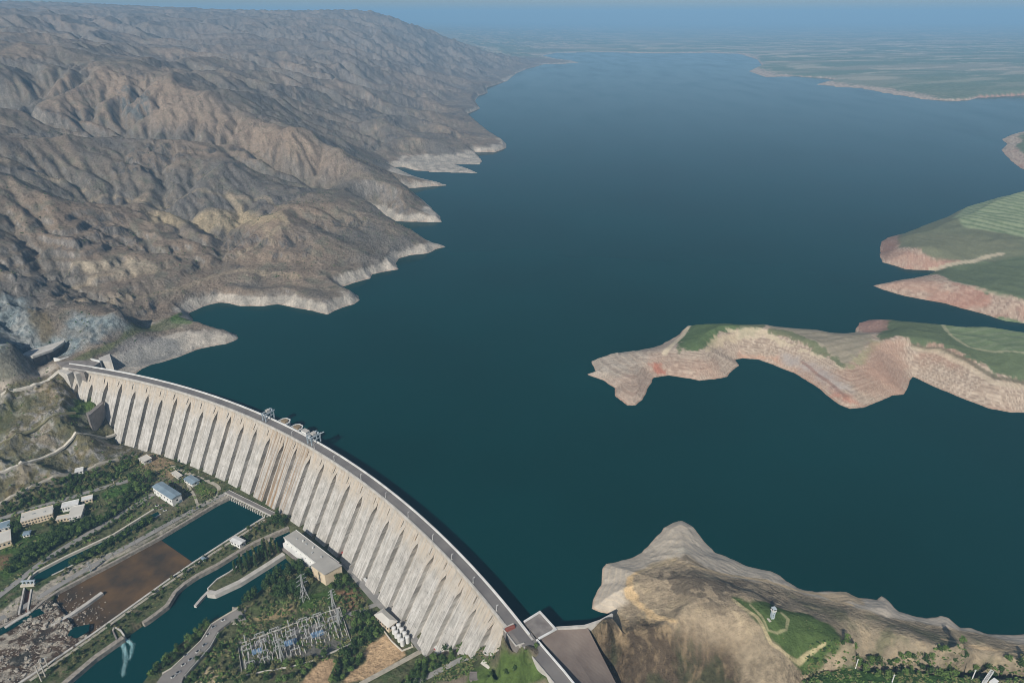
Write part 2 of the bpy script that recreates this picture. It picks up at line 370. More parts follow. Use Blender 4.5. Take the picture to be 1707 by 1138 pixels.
def height(X, Y, full=False):
    X = np.asarray(X, float); Y = np.asarray(Y, float)
    d0 = poly_sd(X, Y, lake_poly)                         # >0 on land
    down = poly_sd(X, Y, down_poly)                       # <0 downstream
    b = base(X, Y)
    west = (1 - sm(X, -120 + 0.06 * Y, 250 + 0.16 * Y)) * sm(Y, 700, 1000)
    rag = fbm(X, Y, 45, 3, 5) * 5 + fbm(X, Y, 14, 2, 9) * 1.2
    d = d0 + rag * (0.75 + 0.25 * west) * sm(down, 5, 40)
    dd = np.maximum(d, 0)
    wx = X + 60 * fbm(X, Y, 300, 2, 21); wy = Y + 60 * fbm(X, Y, 300, 2, 22)
    mount = west * sm(dd, 20, 260) * sm(down, 0, 160)
    far = sm(Y, 1800, 4200)
    rel = (ridged(wx, wy, 520, 4, 3, 0.42) - 0.38) * (38 + 22 * far) + (ridged(wx + 300, wy, 150, 4, 11, 0.52) - 0.35) * 5 + egrid(ED, X, Y) * 0.98
    mount = mount * sm(np.hypot(X + 735, Y - 1060), 45, 130)
    rock = sm(fbm(X, Y, 160, 3, 31), 0.0, 0.35)
    rel += (.12 + rock) * (ridged(X + Y * .4, Y, 40, 5, 41, 0.62) - 0.3) * 8
    east = (1 - west) * sm(dd, 5, 120)
    rel_e = fbm(X, Y, 160, 4, 51) * 7 + (ridged(X, Y, 60, 3, 53) - .35) * 3
    valley = 1 - sm(poly_sd(X, Y, floor_poly), -4, 26)
    h = b + rel * mount + rel_e * east * sm(down, -30, 30) * (1 - valley)
    # rough hillside below the west abutment
    wb = (1 - sm(down, -6, 0)) * (1 - valley) * (1 - sm(X, -640, -560)) * sm(Y, 500, 700)
    h += wb * ((ridged(X, Y, 70, 5, 61, 0.6) - 0.4) * 16 + (ridged(X, Y, 24, 4, 63, .65) - .35) * 7 * sm(fbm(X, Y, 80, 2, 64), -.1, .15))
    cl_ = sm(Y, 990, 1040) * (1 - sm(Y, 1200, 1260)) * (1 - sm(X, -700, -620)) * sm(down, 0, 30) * sm(np.hypot(X + 735, Y - 1060), 35, 80)
    h += cl_ * ((ridged(X, Y * .7, 30, 5, 65, .62) - .35) * 9)
    te = west * sm(dd, 25, 60) * sm(X, -1100, -900) * (1 - sm(X, -330, -260)) * sm(Y, 1110, 1180) * (1 - sm(Y, 1420, 1560)) * .6
    st_ = 17.0; hq = (h + 4 * fbm(X, Y, 120, 2, 66)) / st_; fr = hq - np.floor(hq); h = h * (1 - te) + te * (h + st_ * (sm(fr, .5, .95) - fr))
    eb = (1 - sm(down, -6, 0)) * (1 - valley) * sm(X, -60, 60)
    h += eb * ((ridged(X * 1.0, Y * 0.45, 38, 4, 71, 0.55) - 0.4) * 2.4)
    h = h * (1 - valley) + valley * (VAL + 0.5 * fbm(X, Y, 60, 3, 81))
    hd_ = poly_sd(X, Y, hollow_poly); hh = 1 - sm(hd_, -7, 1.5); h = h * (1 - hh) + (11 + 2 * fbm(X, Y, 40, 3, 95)) * hh
    # shore: bleached slope rising from the water, then open ground
    steep = 0.55 + 0.35 * west + 0.25 * fbm(X, Y, 90, 2, 91) * (0.4 + 0.6 * west)
    terr = (0.6 - .4 * sm(-Y, -800, -700)) * np.sin((dd * steep) * 1.9) * sm(dd, 2, 8) * (1 - west)
    gul = (ridged(X, Y, 28, 3, 93, 0.55) - 0.35) * 3.2 * sm(dd, 2, 20) * (0.3 + 0.7 * west)
    band = dd * steep * np.where(west > .5, 1.0, 0.8) + np.maximum(dd - 60, 0) * np.where(west > .5, 1.5, .4) + terr * 0.4 + gul
    hh_ = np.maximum(h, 2.0 + 0.03 * np.minimum(dd, 400)); k_ = np.where(west > .5, 2.0, 7.0) * sm(dd, 3, 30) + .01
    t_ = np.clip(.5 + .5 * (band - hh_) / k_, 0, 1); land_up = band * (1 - t_) + hh_ * t_ - k_ * t_ * (1 - t_)
    isdown = 1 - sm(down, -1.5, 1.5)
    land = land_up * (1 - isdown) + h * isdown
    lake = -np.minimum(-d * 0.6, 55.0) - 0.3
    z = np.where(d > 0, land, lake)
    z = np.where((d <= 0) & (down < 1.5), h, z)
    for poly, dep in ((pool_poly, 6.5), (tail_poly, 9), (chan_poly, 6), (chute_poly, 5)):
        P = np.array(poly)
        sel = (X > P[:, 0].min() - 9) & (X < P[:, 0].max() + 9) & (Y > P[:, 1].min() - 9) & (Y < P[:, 1].max() + 9)
        if sel.any():
            pd = poly_sd(X[sel], Y[sel], poly); zz = z[sel]
            z[sel] = zz * sm(pd, 0, 1.2) + (VAL - dep) * (1 - sm(pd, 0, 1.2))
    if full: return z, d, down, west, valley, mount
    return z
def hz(x, y): return float(height(np.array([x]), np.array([y]))[0])
def hit(px, py):
    """where the view through a pixel first meets the ground"""
    r = ray(px, py); t = np.concatenate([np.arange(450, 2500, 4.0), np.arange(2500, 9000, 20.0)])
    X, Y, Z = r[0] * t, r[1] * t, CAM_H + r[2] * t
    h = np.maximum(height(X, Y), -200); k = np.argmax(Z < h)
    if k == 0: return None
    a, b = Z[k - 1] - h[k - 1], h[k] - Z[k]; u = a / (a + b)
    return (X[k - 1] + u * (X[k] - X[k - 1]), Y[k - 1] + u * (Y[k] - Y[k - 1]), float(h[k - 1] + u * (h[k] - h[k - 1])))

# ------------------------------------------------------------------ ground sheet: rings of growing size out to the horizon
RES = 1.0
radii = [230.0]
while radii[-1] < 48000:
    r = radii[-1]; radii.append(r + min(r * r / 580 * 0.00125 + 0.25, r * 0.0065) * RES)
radii = np.array(radii)
NA = int(1420 / RES)
az = np.radians(np.linspace(-57, 57, NA))
RR, AA = np.meshgrid(radii, az, indexing='ij')
GX, GY = RR * np.sin(AA), RR * np.cos(AA)
GZ, GD, GDOWN, GWEST, GVAL, GMOUNT = height(GX, GY, True)
NR = len(radii)
print('terrain', NR, NA, NR * NA)

def grid_mesh(name, X, Y, Z, keep, cols=None):
    nr, na = X.shape
    idx = np.arange(nr * na).reshape(nr, na)
    q = np.stack([idx[:-1, :-1], idx[:-1, 1:], idx[1:, 1:], idx[1:, :-1]], -1)[:, :, ::-1].reshape(-1, 4)
    q = q[keep.ravel()]
    used = np.zeros(nr * na, bool); used[q.ravel()] = True
    remap = np.cumsum(used) - 1; q = remap[q]
    co = np.stack([X.ravel()[used], Y.ravel()[used], Z.ravel()[used]], -1)
    me = bpy.data.meshes.new(name)
    me.vertices.add(len(co)); me.vertices.foreach_set('co', co.astype(np.float32).ravel())
    me.loops.add(q.size); me.loops.foreach_set('vertex_index', q.astype(np.int32).ravel())
    me.polygons.add(len(q)); me.polygons.foreach_set('loop_start', np.arange(0, q.size, 4, dtype=np.int32))
    me.polygons.foreach_set('loop_total', np.full(len(q), 4, np.int32))
    me.polygons.foreach_set('use_smooth', np.ones(len(q), bool))
    me.update(calc_edges=True)
    for nm, c in (cols or {}).items():
        at = me.color_attributes.new(nm, 'FLOAT_COLOR', 'POINT')
        cc = np.ones((len(co), 4), np.float32); cc[:, :c.shape[-1]] = c.reshape(-1, c.shape[-1])[used]
        at.data.foreach_set('color', cc.ravel())
    return me
# ------------------------------------------------------------------ ground colours (albedo, in places with sunlit or shaded tone painted in)
def S(r, g, b):
    f = lambda c: (c / 255 / 12.92) if c / 255 <= 0.04045 else ((c / 255 + 0.055) / 1.055) ** 2.4
    return np.array([f(r), f(g), f(b)])
shape = GX.shape
CL = np.empty(shape + (3,))
def paint(mask, col):
    m = np.clip(mask, 0, 1)[..., None]; CL[...] = CL * (1 - m) + np.asarray(col) * m
J = fbm(GX, GY, 22, 3, 201) * 9
n1 = fbm(GX, GY, 400, 4, 202); n2 = fbm(GX, GY, 90, 4, 203); n3 = fbm(GX, GY, 30, 4, 204); n4 = fbm(GX, GY, 9, 3, 205)
west = GWEST; eastm = 1 - west
gy, gx = np.gradient(GZ)
dr = np.gradient(radii)[:, None]; ds = radii[:, None] * (az[1] - az[0])
slope = np.sqrt((gy / dr) ** 2 + (gx / ds) ** 2)
# open ground
CL[...] = S(118, 108, 92)
paint(west, S(113, 107, 96))
paint(west * sm(n1, -0.1, 0.35), S(130, 118, 102))
paint(west * sm(-n1 - 0.6 * n2, 0.0, 0.4), S(103, 101, 95))
paint(west * sm(n2, 0.05, 0.45) * 0.7, S(140, 129, 112))
paint(west * sm(n3 + 0.5 * n2, 0.05, 0.4) * 0.55, S(96, 100, 86))
rockm = sm(fbm(GX, GY, 160, 3, 31), 0.03, 0.3) * sm(n4 + n3, -0.15, 0.25)
paint(west * rockm * 0.75, S(88, 88, 88))
paint(west * sm(slope, 0.75, 1.3) * 0.75, S(112, 112, 108))
paint(west * sm(slope, 0.9, 1.5) * sm(n4, 0.0, 0.3) * 0.7, S(150, 146, 136))
acc = egrid(EA, GX, GY, 0.0); ed = egrid(ED, GX, GY)
paint(west * sm(acc, 4.0, 4.8) * .5, S(150,142,126)); paint(west * sm(ed, 3, 12) * .45, S(150,136,116)); paint(west * sm(-ed, 4, 16) * .35, S(96,94,84))  # pale channels, lighter tan ridges; gully shade painted in as a darker colour
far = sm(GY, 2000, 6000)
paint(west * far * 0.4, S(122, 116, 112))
def hgrid(X, Y):
    r = np.hypot(X, Y); a = np.arctan2(X, Y); fi = np.interp(r, radii, np.arange(NR)); fj = (a - az[0]) / (az[1] - az[0])
    bad = (fj < 0) | (fj > NA - 2) | (r < radii[0]); fj = np.clip(fj, 0, NA - 2); i = np.clip(fi.astype(int), 0, NR - 2); j = fj.astype(int); u, v = fi - i, fj - j
    z = (GZ[i, j] * (1 - v) + GZ[i, j + 1] * v) * (1 - u) + (GZ[i + 1, j] * (1 - v) + GZ[i + 1, j + 1] * v) * u
    return np.where(bad, -999, z)
TS = np.concatenate([np.arange(420, 3000, 3.0), np.arange(3000, 14000, 12.0)])
def HP(px, z=0.0):
    """ground points seen through traced pixels (their guessed height where the ground sheet is not met)"""
    out = []
    for k, (x, y) in enumerate(px):
        zz = z[k] if isinstance(z, (list, tuple)) else z
        r = ray(x, y); X, Y, Z = r[0] * TS, r[1] * TS, CAM_H + r[2] * TS; b = Z < hgrid(X, Y); i = int(np.argmax(b))
        if b[i] and i > 0: out.append((X[i], Y[i]))
        else: out.append(tuple(W(x, y, zz)[:2]))
    return out
def light_patch(px, z, col, k=1.0, f=10):
    paint(poly_mask(GX, GY, WP(px, z), f, J) * k, col)
def light_line(px, z, w, col, k=1.0):
    paint((1 - sm(line_dist(GX, GY, HP(px, z)) + J * 0.12, w * .55, w)) * k, col)
def tpoly(px, zz):
    return HP(px, list(zz))
# tan flank under the rear ridge, its sunlit tone painted in; grey outcrop
paint(poly_mask(GX, GY, tpoly([(150,110),(300,142),(450,205),(560,250),(600,290),(560,300),(460,262),(330,225),(250,215),(170,150)], [350,290,203,145,95,70,110,165,178,260]), 60, J) * .7, S(144,130,112))
paint(poly_mask(GX, GY, tpoly([(196,152),(225,146),(252,155),(250,195),(215,198),(200,180)], [270,275,265,215,215,240]), 16, J * 2) * sm(n3 + n4, -.25, .05) * .85, S(92,100,100))
# terraces and benches
for px, z in (([(0,268),(40,280),(80,298),(140,318)], 150), ([(120,330),(190,331),(250,338),(300,330),(400,330),(440,328),(480,345)], 100), ([(380,322),(420,365),(455,405)], 95),
              ([(250,368),(330,362),(400,370),(480,368)], 85), ([(100,472),(150,466),(210,460),(260,450),(290,438)], 62), ([(110,498),(190,500),(250,492),(310,478),(350,462)], 44),
              ([(350,462),(400,450),(460,455),(500,463)], 32), ([(400,425),(450,392),(480,372)], 66)):
    light_line(px, z, 9, S(150,140,118), .55)
paint(poly_mask(GX, GY, tpoly([(240,350),(400,350),(470,352),(480,372),(360,378),(250,372)], [92,90,80,75,85,90]), 14, J) * .6, S(160,148,118))
paint(poly_mask(GX, GY, tpoly([(150,436),(235,430),(262,445),(225,456),(150,458),(110,452)], [70,78,76,60,60,62]), 6, J) * .8, S(158,150,130))
zpatch0 = lambda px, z, col, k, f=6: paint(poly_mask(GX, GY, HP(px, z), f, J * .5) * k, col)
zpatch0([(120,602),(200,566),(240,545),(290,528),(330,520),(345,532),(300,545),(250,553),(190,580),(150,600)], 21, S(84,92,60), .8, 4)
zpatch0([(285,528),(325,520),(340,530),(318,541),(285,540)], 18, S(70,98,44), .9, 3)
# bluish cliffs beside the dam
bl = poly_mask(GX, GY, tpoly([(-60,480),(0,498),(45,500),(75,560),(100,560),(120,520),(190,530),(215,545),(120,592),(60,600),(0,600),(-60,620)], [100,98,98,70,60,80,50,30,25,45,48,40]), 12, J)
paint(bl * (0.45 + 0.5 * sm(n3, -.2, .3)), S(126,141,142))
paint(bl * sm(n4 + .5 * n3, 0, .3) * .7, S(78,88,92)); paint(bl * sm(-n4 + .5 * n2, .12, .3) * .8, S(156,162,158))
paint(poly_mask(GX, GY, tpoly([(45,515),(80,520),(95,560),(70,572),(55,545)], [92,88,58,45,70]), 6, J) * .8, S(104,96,74))
# bleached band round the lake
prom0 = poly_mask(GX, GY, WP([(950,500),(1450,440),(1430,280),(2600,260),(2600,800),(1300,740),(950,700)], 0), 20) * eastm
bandtop = 20 + 30 * np.maximum(prom0, 0) - 12 * sm(GY, 3800, 5200) - 3 * west + 10 * west * n2 + 4 * n3
bz = (1 - sm(GZ, bandtop - 3.0, bandtop + 1.5)) * sm(GDOWN, -2, 6)
bc = np.empty_like(CL); bc[...] = S(164,157,146)
def mixb(m, c): m = np.clip(m, 0, 1)[..., None]; bc[...] = bc * (1 - m) + np.asarray(c) * m
mixb(eastm, S(168,150,132))
mixb(west * sm(n3, -.1, .3) * .7, S(184,175,162)); mixb(west * sm(-n3, .0, .3) * .6, S(140,136,128))
mixb(west * sm(n4, .1, .4) * .5, S(118,116,110))
strat = sm(np.sin(GZ * 2.6 + n2 * 3 + n4 * .5), -.1, .9)
mixb(eastm * strat * .75, S(134,118,104)); mixb(eastm * sm(np.sin(GZ * 4.1 + n1 * 5 + n4 * .4), .5, 1.) * .65, S(200,184,164))
red = sm(fbm(GX, GY, 110, 2, 211) + .25 * n3, .02, .3)
prom = poly_mask(GX, GY, WP([(950,520),(1800,500),(2600,650),(2300,800),(1300,740),(950,700)], 0), 20)
north = sm(GY, 1060, 1150) * sm(GX, 480, 640) * (1 - sm(GY, 2600, 3200))
mixb(eastm * red * (.35 * prom), S(158,118,98))
mixb(eastm * north * (.15 + .35 * red), S(160,112,96))
mixb(poly_mask(GX, GY, WP([(1630,175),(1630,150),(1900,140),(1900,175)], 5), 30) * .7, S(176,124,104))
mixb(eastm * sm(-red + n4, -.2, .4) * .12, S(190,178,160))
south = poly_mask(GX, GY, WP([(960,850),(2600,850),(2600,1200),(900,1200)], 0), 20)
mixb(south * .85, S(186,176,160)); mixb(south * sm(n3, 0, .3) * .4, S(200,188,168)); mixb(south * sm(-n3, .1, .4) * .3, S(156,150,140))
mixb((1 - sm(GZ, 0.2, 1.4)) * .5, S(150,120,98))
# east uplands: fields
ug = eastm * (1 - bz) * sm(GDOWN, -2, 6) * (1 - south)
paint(ug, S(92,104,78))
paint(ug * sm(n2, -.05, .3) * .7, S(112,116,92)); paint(ug * sm(-n3, .0, .4) * .5, S(74,90,64))
furrow = np.sin((GX * .8 + GY * .6) * .22 + n2 * 2) * .5 + .5
paint(ug * furrow * .28, S(134,138,112))
def zpatch(px, z, col, k, f=6): paint(poly_mask(GX, GY, HP(px, z), f, J * .7) * k, col)
zpatch([(1585,370),(1640,322),(1710,305),(1900,300),(1900,400),(1707,392),(1640,385)], 42, S(150,158,128), .6, 10)
zpatch([(1500,398),(1560,385),(1590,392),(1700,408),(1700,420),(1500,412)], 30, S(112,112,94), .5, 14)
# far plain
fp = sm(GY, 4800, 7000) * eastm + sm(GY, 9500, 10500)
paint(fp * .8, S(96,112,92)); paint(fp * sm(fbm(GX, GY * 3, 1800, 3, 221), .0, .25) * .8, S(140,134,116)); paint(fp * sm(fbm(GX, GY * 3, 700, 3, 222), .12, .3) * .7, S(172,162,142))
# the bleached band over everything so far
bz = bz * (1 - poly_mask(GX, GY, WP([(100,602),(210,556),(330,516),(385,548),(330,545),(250,562),(185,586),(150,602)], 20), 3, J * .3) * .85)
CL[...] = CL * (1 - bz[..., None]) + bc * bz[..., None]
zpatch([(190,606),(196,578),(250,560),(292,566),(306,585),(300,595),(236,614)], 8, S(124,124,121), .75, 6)
# the traced tops of the two east promontories
a1 = lambda P: [(950 + x * .4435, 284 + y * .4437) for x, y in P]
J2 = J * 1.0 + fbm(GX, GY, 9, 3, 251) * 8
def zp(P, z, col, k=.95, f=3): paint(poly_mask(GX, GY, HP(a1(P), z), f, J2) * k, col)
zp([(480,560),(575,548),(720,572),(640,600),(570,610),(500,680),(410,680),(400,665)], 26, S(80,100,62), .95, 3)
zp([(560,612),(640,596),(700,590),(720,600),(640,630),(560,660),(510,690),(500,680)], 26, S(186,170,142), .7, 3)
zp([(630,600),(700,578),(740,592),(690,622),(640,628)], 26, S(78,96,66), .8, 3)
zp([(590,600),(720,592),(830,650),(950,700),(1045,752),(1020,748),(930,700),(830,668),(730,625),(640,640)], 24, S(192,178,152), .7, 2)
zp([(780,575),(880,562),(960,572),(1110,612),(1145,632),(1035,745),(960,690),(830,622),(745,590)], 30, S(150,141,122), .95, 3)
paint(poly_mask(GX, GY, HP(a1([(780,575),(880,562),(960,572),(1110,612),(1145,632),(1035,745),(960,690),(830,622),(745,590)]), 30), 3) * sm(np.sin((GX * .3 - GY * .95) * .35 + n2), .1, .9) * .45, S(122,116,96))
zp([(740,590),(830,606),(960,672),(1035,735),(1028,745),(940,690),(830,632),(750,604)], 26, S(98,106,76), .85, 2)
zp([(1035,740),(1150,632),(1175,640),(1100,730),(1045,752)], 24, S(150,144,112), .8, 3)
zp([(1185,535),(1240,526),(1390,556),(1500,551),(1720,578),(1950,580),(1950,800),(1720,796),(1600,775),(1500,700),(1400,660),(1290,655),(1230,620),(1160,640),(1180,570)], 36, S(90,103,74), .97, 3)
cm_ = poly_mask(GX, GY, HP(a1([(1300,560),(1400,562),(1500,556),(1720,584),(1950,590),(1950,690),(1707,690),(1520,670),(1430,615)]), 36), 5)
paint(cm_ * .85, S(112,126,92)); paint(cm_ * sm(np.sin((GX * .25 - GY * .97) * .3 + n2 * 2), 0, .9) * .4, S(136,142,114))
light_line(a1([(1310,550),(1430,620),(1500,665),(1600,682),(1707,688)]), 36, 4, S(156,154,124), .8)
light_line(a1([(1290,660),(1380,668),(1480,712),(1600,785),(1707,800)]), 24, 5, S(92,88,70), .8)
light_line(a1([(1290,672),(1380,682),(1480,728),(1600,800),(1707,815)]), 22, 6, S(188,174,150), .55)
zp([(1130,655),(1190,640),(1250,640),(1262,720),(1275,790),(1240,835),(1180,800),(1110,770)], 14, S(160,130,112), .65, 10)
zp([(300,735),(340,735),(362,772),(330,772)], 8, S(160,104,86), .85, 4)
zp([(640,690),(780,700),(800,735),(720,705),(640,705)], 8, S(182,142,118), .7, 8)
zp([(980,820),(1040,850),(1090,885),(1050,888),(990,850)], 3, S(176,122,102), .7, 8)
zp([(800,690),(960,750),(1060,830),(1000,830),(900,760),(800,720)], 10, S(164,156,150), .75, 10)
light_line(a1([(870,722),(900,740),(935,770),(980,800),(1035,850)]), 9, 3, S(124,92,80), .6)
light_line(a1([(355,690),(420,625),(500,565)]), 16, 6, S(212,196,168), .8)  # tan strip, its sunlit brightness painted into the colour
p2 = [(1345,182),(1420,140),(1500,92),(1650,42),(1720,44),(1950,60),(1950,520),(1720,492),(1600,470),(1440,418),(1320,395),(1400,368),(1500,342),(1380,340),(1240,292),(1225,260),(1250,220)]
zp(p2, 34, S(104,109,86), .97, 4)
fm = poly_mask(GX, GY, HP(a1([(1435,180),(1600,65),(1707,48),(1900,60),(1900,290),(1707,252),(1600,232),(1480,215)]), 42), 6)
paint(fm * .9, S(146,156,122)); paint(fm * sm(np.sin((GX * .9 + GY * .35) * .2 + n2 * 1.2), 0, .9) * .8, S(96,114,82))
zp([(1240,292),(1225,260),(1400,235),(1600,262),(1700,280),(1500,345),(1380,340)], 28, S(116,116,92), .5, 12)
zp([(1340,392),(1560,345),(1707,320),(1950,340),(1950,520),(1720,492),(1600,470),(1440,418)], 28, S(92,104,76), .8, 5)
light_line(a1([(1360,374),(1450,352),(1510,344),(1560,328),(1620,315)]), 14, 9, S(180,168,144), .9)
light_line(a1([(1360,412),(1440,418),(1540,452),(1707,500)]), 26, 5, S(184,170,148), .4)
zp([(1220,300),(1290,318),(1420,335),(1380,365),(1250,350),(1180,340)], 8, S(164,130,112), .5, 8)
zp([(1170,250),(1235,232),(1230,290),(1190,330),(1165,320)], 10, S(122,96,84), .7, 5)
zp([(1150,432),(1300,405),(1400,430),(1370,470),(1220,452)], 8, S(164,130,112), .5, 8)
zp([(1080,560),(1150,552),(1190,545),(1190,600),(1120,610),(1082,590)], 10, S(148,116,104), .8, 4)
# east hill next to the dam
sh = south * (1 - bz) * sm(GY, 380, 400)
paint(sh, S(144,131,112))
paint(sh * sm(n3 + n2 * .5, -.05, .25) * .7, S(92,84,72)); paint(sh * sm(n4 - n3, .1, .4) * .6, S(152,134,106))
paint(sh * sm(fbm(GX, GY, 60, 3, 231), .1, .35) * .45, S(98,96,68))
strk = fbm(GX * 1.0 + n2 * 20, GY * .55, 8, 5, 232, .6)
a2 = lambda P: [(950 + x * .4435, 834 + y * .4431) for x, y in P]
def sp(P, z, col, k=.95, f=3): paint(poly_mask(GX, GY, HP(a2(P), z), f, J2 * .4) * k, col)
topP = [(268,262),(400,214),(470,252),(600,288),(760,318),(860,342),(960,374),(1080,402),(1200,442),(1300,455),(1430,478),(1560,508),(1720,545),(1950,560),(1950,640),(1707,640),(1040,600),(950,660),(850,700),(850,900),(100,900),(60,470),(160,428),(215,385),(205,300)]
tm_ = poly_mask(GX, GY, HP(a2(topP), 22), 4, J * .5)
paint(tm_, S(156,141,118)); paint(tm_ * sm(n3 + n4 * .6, 0, .35) * .6, S(182,164,134))
dk = poly_mask(GX, GY, HP(a2([(300,262),(420,255),(520,290),(640,300),(800,335),(850,400),(800,420),(720,372),(600,372),(570,450),(480,400),(380,370),(300,320)]), 34), 9, J)
paint(dk * sm(n3 + n4, -.15, .15) * .8, S(92,84,74))
rt_ = poly_mask(GX, GY, HP(a2([(820,350),(960,390),(1200,455),(1430,490),(1720,560),(1950,560),(1950,640),(1707,640),(1040,600),(950,500)]), 20), 12, J)
paint(rt_ * .8, S(138,127,107)); paint(rt_ * sm(n3, -.05, .25) * .6, S(94,98,72)); paint(rt_ * sm(-n3 + n4, .05, .35) * .5, S(160,144,118))
low = poly_mask(GX, GY, HP(a2([(60,470),(160,452),(270,455),(400,475),(500,520),(600,560),(640,620),(660,700),(660,900),(100,900)]), 8), 12, J)
paint(low, S(84,73,60)); paint(low * sm(strk, -.05, .4) * .5, S(140,122,96)); paint(low * sm(-strk * .5 + n2 + n3, .05, .5) * .6, S(62,70,48))
fan = poly_mask(GX, GY, HP(a2([(110,480),(180,440),(260,425),(400,470),(380,500),(250,500),(160,530)]), 14), 8, J); paint(fan * sm(strk + .2, .1, .4) * .75, S(176,154,120))
sp([(640,560),(720,480),(800,560),(850,640),(760,700),(660,700)], 20, S(140,128,108), .7, 8)
sp([(268,268),(246,284),(238,330),(262,372),(312,420),(345,440),(400,462),(380,470),(335,458),(300,440),(258,412),(222,375),(203,325),(212,290),(240,268)], 24, S(206,178,136), .95, 1.6)
sp([(225,280),(330,232),(400,208),(412,220),(345,248),(262,270)], 22, S(196,174,138), .75, 2.5)
sp([(385,186),(425,182),(450,196),(420,200)], 16, S(206,196,176), .8, 2)
paint(poly_mask(GX, GY, HP(a2([(80,240),(420,70),(560,190),(860,320),(700,310),(470,252),(400,214),(268,262),(205,300),(215,385),(160,428),(80,430)]), 8), 5) * sm(np.sin(GZ * 2.4 + n3 * 2), .35, 1.) * .4, S(206,190,164))
light_line(a2([(450,245),(560,275),(700,295),(850,335),(940,355),(1000,380),(1060,395)]), 16, 3.2, S(192,170,136), .85)
sp([(950,352),(1080,350),(1110,395),(1000,385)], 10, S(190,168,136), .8, 3)
light_line(a2([(1400,520),(1440,532),(1520,550),(1600,565),(1707,568)]), 19, 2.5, S(190,166,132), .85)
grn = [(1222,998),(1250,1002),(1283,1006),(1305,1015),(1340,1022),(1382,1040),(1400,1062),(1398,1085),(1370,1115),(1340,1128),(1322,1112),(1302,1085),(1278,1060),(1268,1040),(1240,1015)]
zpatch(grn, 32, S(70,92,48), .95, 2.5)
light_line([(1222,1000),(1240,1015),(1262,1030),(1275,1055),(1285,1075),(1310,1095),(1330,1108),(1345,1095),(1375,1072)], 32, 2.0, S(190,174,138), .7)
light_line([(1250,1010),(1270,1030),(1280,1050),(1295,1058),(1310,1050),(1313,1035),(1303,1022)], 33, 1.6, S(150,146,112), .8)
paint((1 - sm(poly_sd(GX, GY, hollow_poly) + J * .3, -5, -2)), S(58,84,42))
zpatch([(1640,1118),(1707,1115),(1760,1140),(1700,1170),(1600,1150)], 2, S(136,124,104), .8, 6)
# downstream west bank
wbm = (1 - sm(GDOWN, -5, 0)) * (1 - sm(GX, -560, -480)) * (1 - GVAL)
paint(wbm, S(104,100,76)); paint(wbm * sm(n3 + .7 * n4, 0, .2) * .9, S(158,156,150)); paint(wbm * sm(n4 - n3 * .5, .1, .3) * .6, S(76,78,76))
paint(wbm * sm(n2 + n4 * .3, .0, .3) * .6, S(88,92,58))
paint(wbm * sm(n3 - n2, .15, .4) * .6, S(112,98,64))
zpatch([(112,680),(140,662),(168,668),(165,672),(140,690),(118,700)], -14, S(74,98,44), .9, 3)
# valley floor
vm = GVAL * (1 - sm(GDOWN, -4, 0))
paint(vm, S(80,85,58)); paint(vm * sm(n3, -.1, .3) * .6, S(98,100,72)); paint(vm * sm(n4 + n2, .1, .4) * .6, S(60,78,44)); paint(vm * sm(-n4 - n3, .2, .5) * .6, S(124,114,92))
def vp(px, col, k=.95, f=2.0, z=VAL): zpatch(px, z, col, k, f)
vp([(615,1072),(643,1058),(660,1074),(678,1092),(640,1117),(612,1138),(575,1134),(596,1112),(610,1100)], S(186,158,124))
vp([(545,1096),(556,1100),(564,1114),(552,1138),(510,1170),(500,1142),(520,1115)], S(180,152,120))
vp([(345,1118),(353,1122),(350,1132),(373,1128),(370,1160),(315,1170),(325,1138)], S(196,178,144))
vp([(218,911),(224,918),(150,956),(98,985),(70,1004),(52,1019),(0,1047),(-60,1072),(-60,1045),(0,1020),(45,994),(62,985),(95,962),(150,933)], S(164,156,142), .95, 1.5)
vp([(384,822),(386,830),(345,850),(264,897),(222,919),(218,911),(262,888),(345,843)], S(150,144,132), .9, 1.5)
vp([(0,1048),(55,1020),(70,1004),(85,1002),(60,1030),(0,1062)], S(150,140,124), .5, 2)
vp([(232,800),(262,786),(300,800),(330,822),(300,850),(262,872),(245,850)], S(112,106,90), .6, 5)
vp([(398,1070),(485,1035),(566,1008),(582,1014),(584,1076),(532,1098),(470,1100),(402,1124)], S(112,110,104), .9)
vp([(426,1030),(488,1004),(492,1018),(440,1040)], S(166,146,110), .9)
vp([(560,985),(590,980),(604,1002),(590,1018),(565,1012)], S(140,106,82), .8, 4)
vp([(500,1000),(555,982),(565,1000),(500,1020)], S(64,86,40), .95)
vp([(409,1016),(484,996),(490,1006),(430,1028)], S(88,98,62), .9)
vp([(165,822),(220,806),(235,812),(175,834)], S(64,92,44), .95)
vp([(0,905),(85,885),(90,910),(10,970),(0,975)], S(64,88,42), .9, 5)
vp([(0,930),(18,925),(15,945),(0,950)], S(124,96,76), .8, 4)
vp([(318,804),(350,812),(368,816),(345,826),(330,822)], S(84,102,52), .9)
vp([(233,762),(262,758),(285,770),(300,790),(285,800),(262,784),(240,780)], S(160,138,110), .7, 4)
vp([(832,1102),(873,1078),(890,1098),(915,1122),(945,1160),(760,1170),(785,1118)], S(78,98,48), .95, 3, -10)
vp([(700,1100),(790,1090),(830,1100),(790,1118),(700,1150),(650,1150)], S(62,76,42), .8, 5, -45)
# rocky river bed below the apron
rb_px = [(-120,1030),(0,1040),(60,1002),(88,1000),(110,1020),(130,1052),(155,1058),(60,1122),(0,1160),(-120,1230)]
rm = poly_mask(GX, GY, WP(rb_px, VAL), 3, J * .4)
paint(rm, S(80,66,54)); paint(rm * sm(n4 + .4 * n3, -.02, .2), S(156,148,134)); paint(rm * sm(-n3, .15, .4) * .7, S(50,56,54))
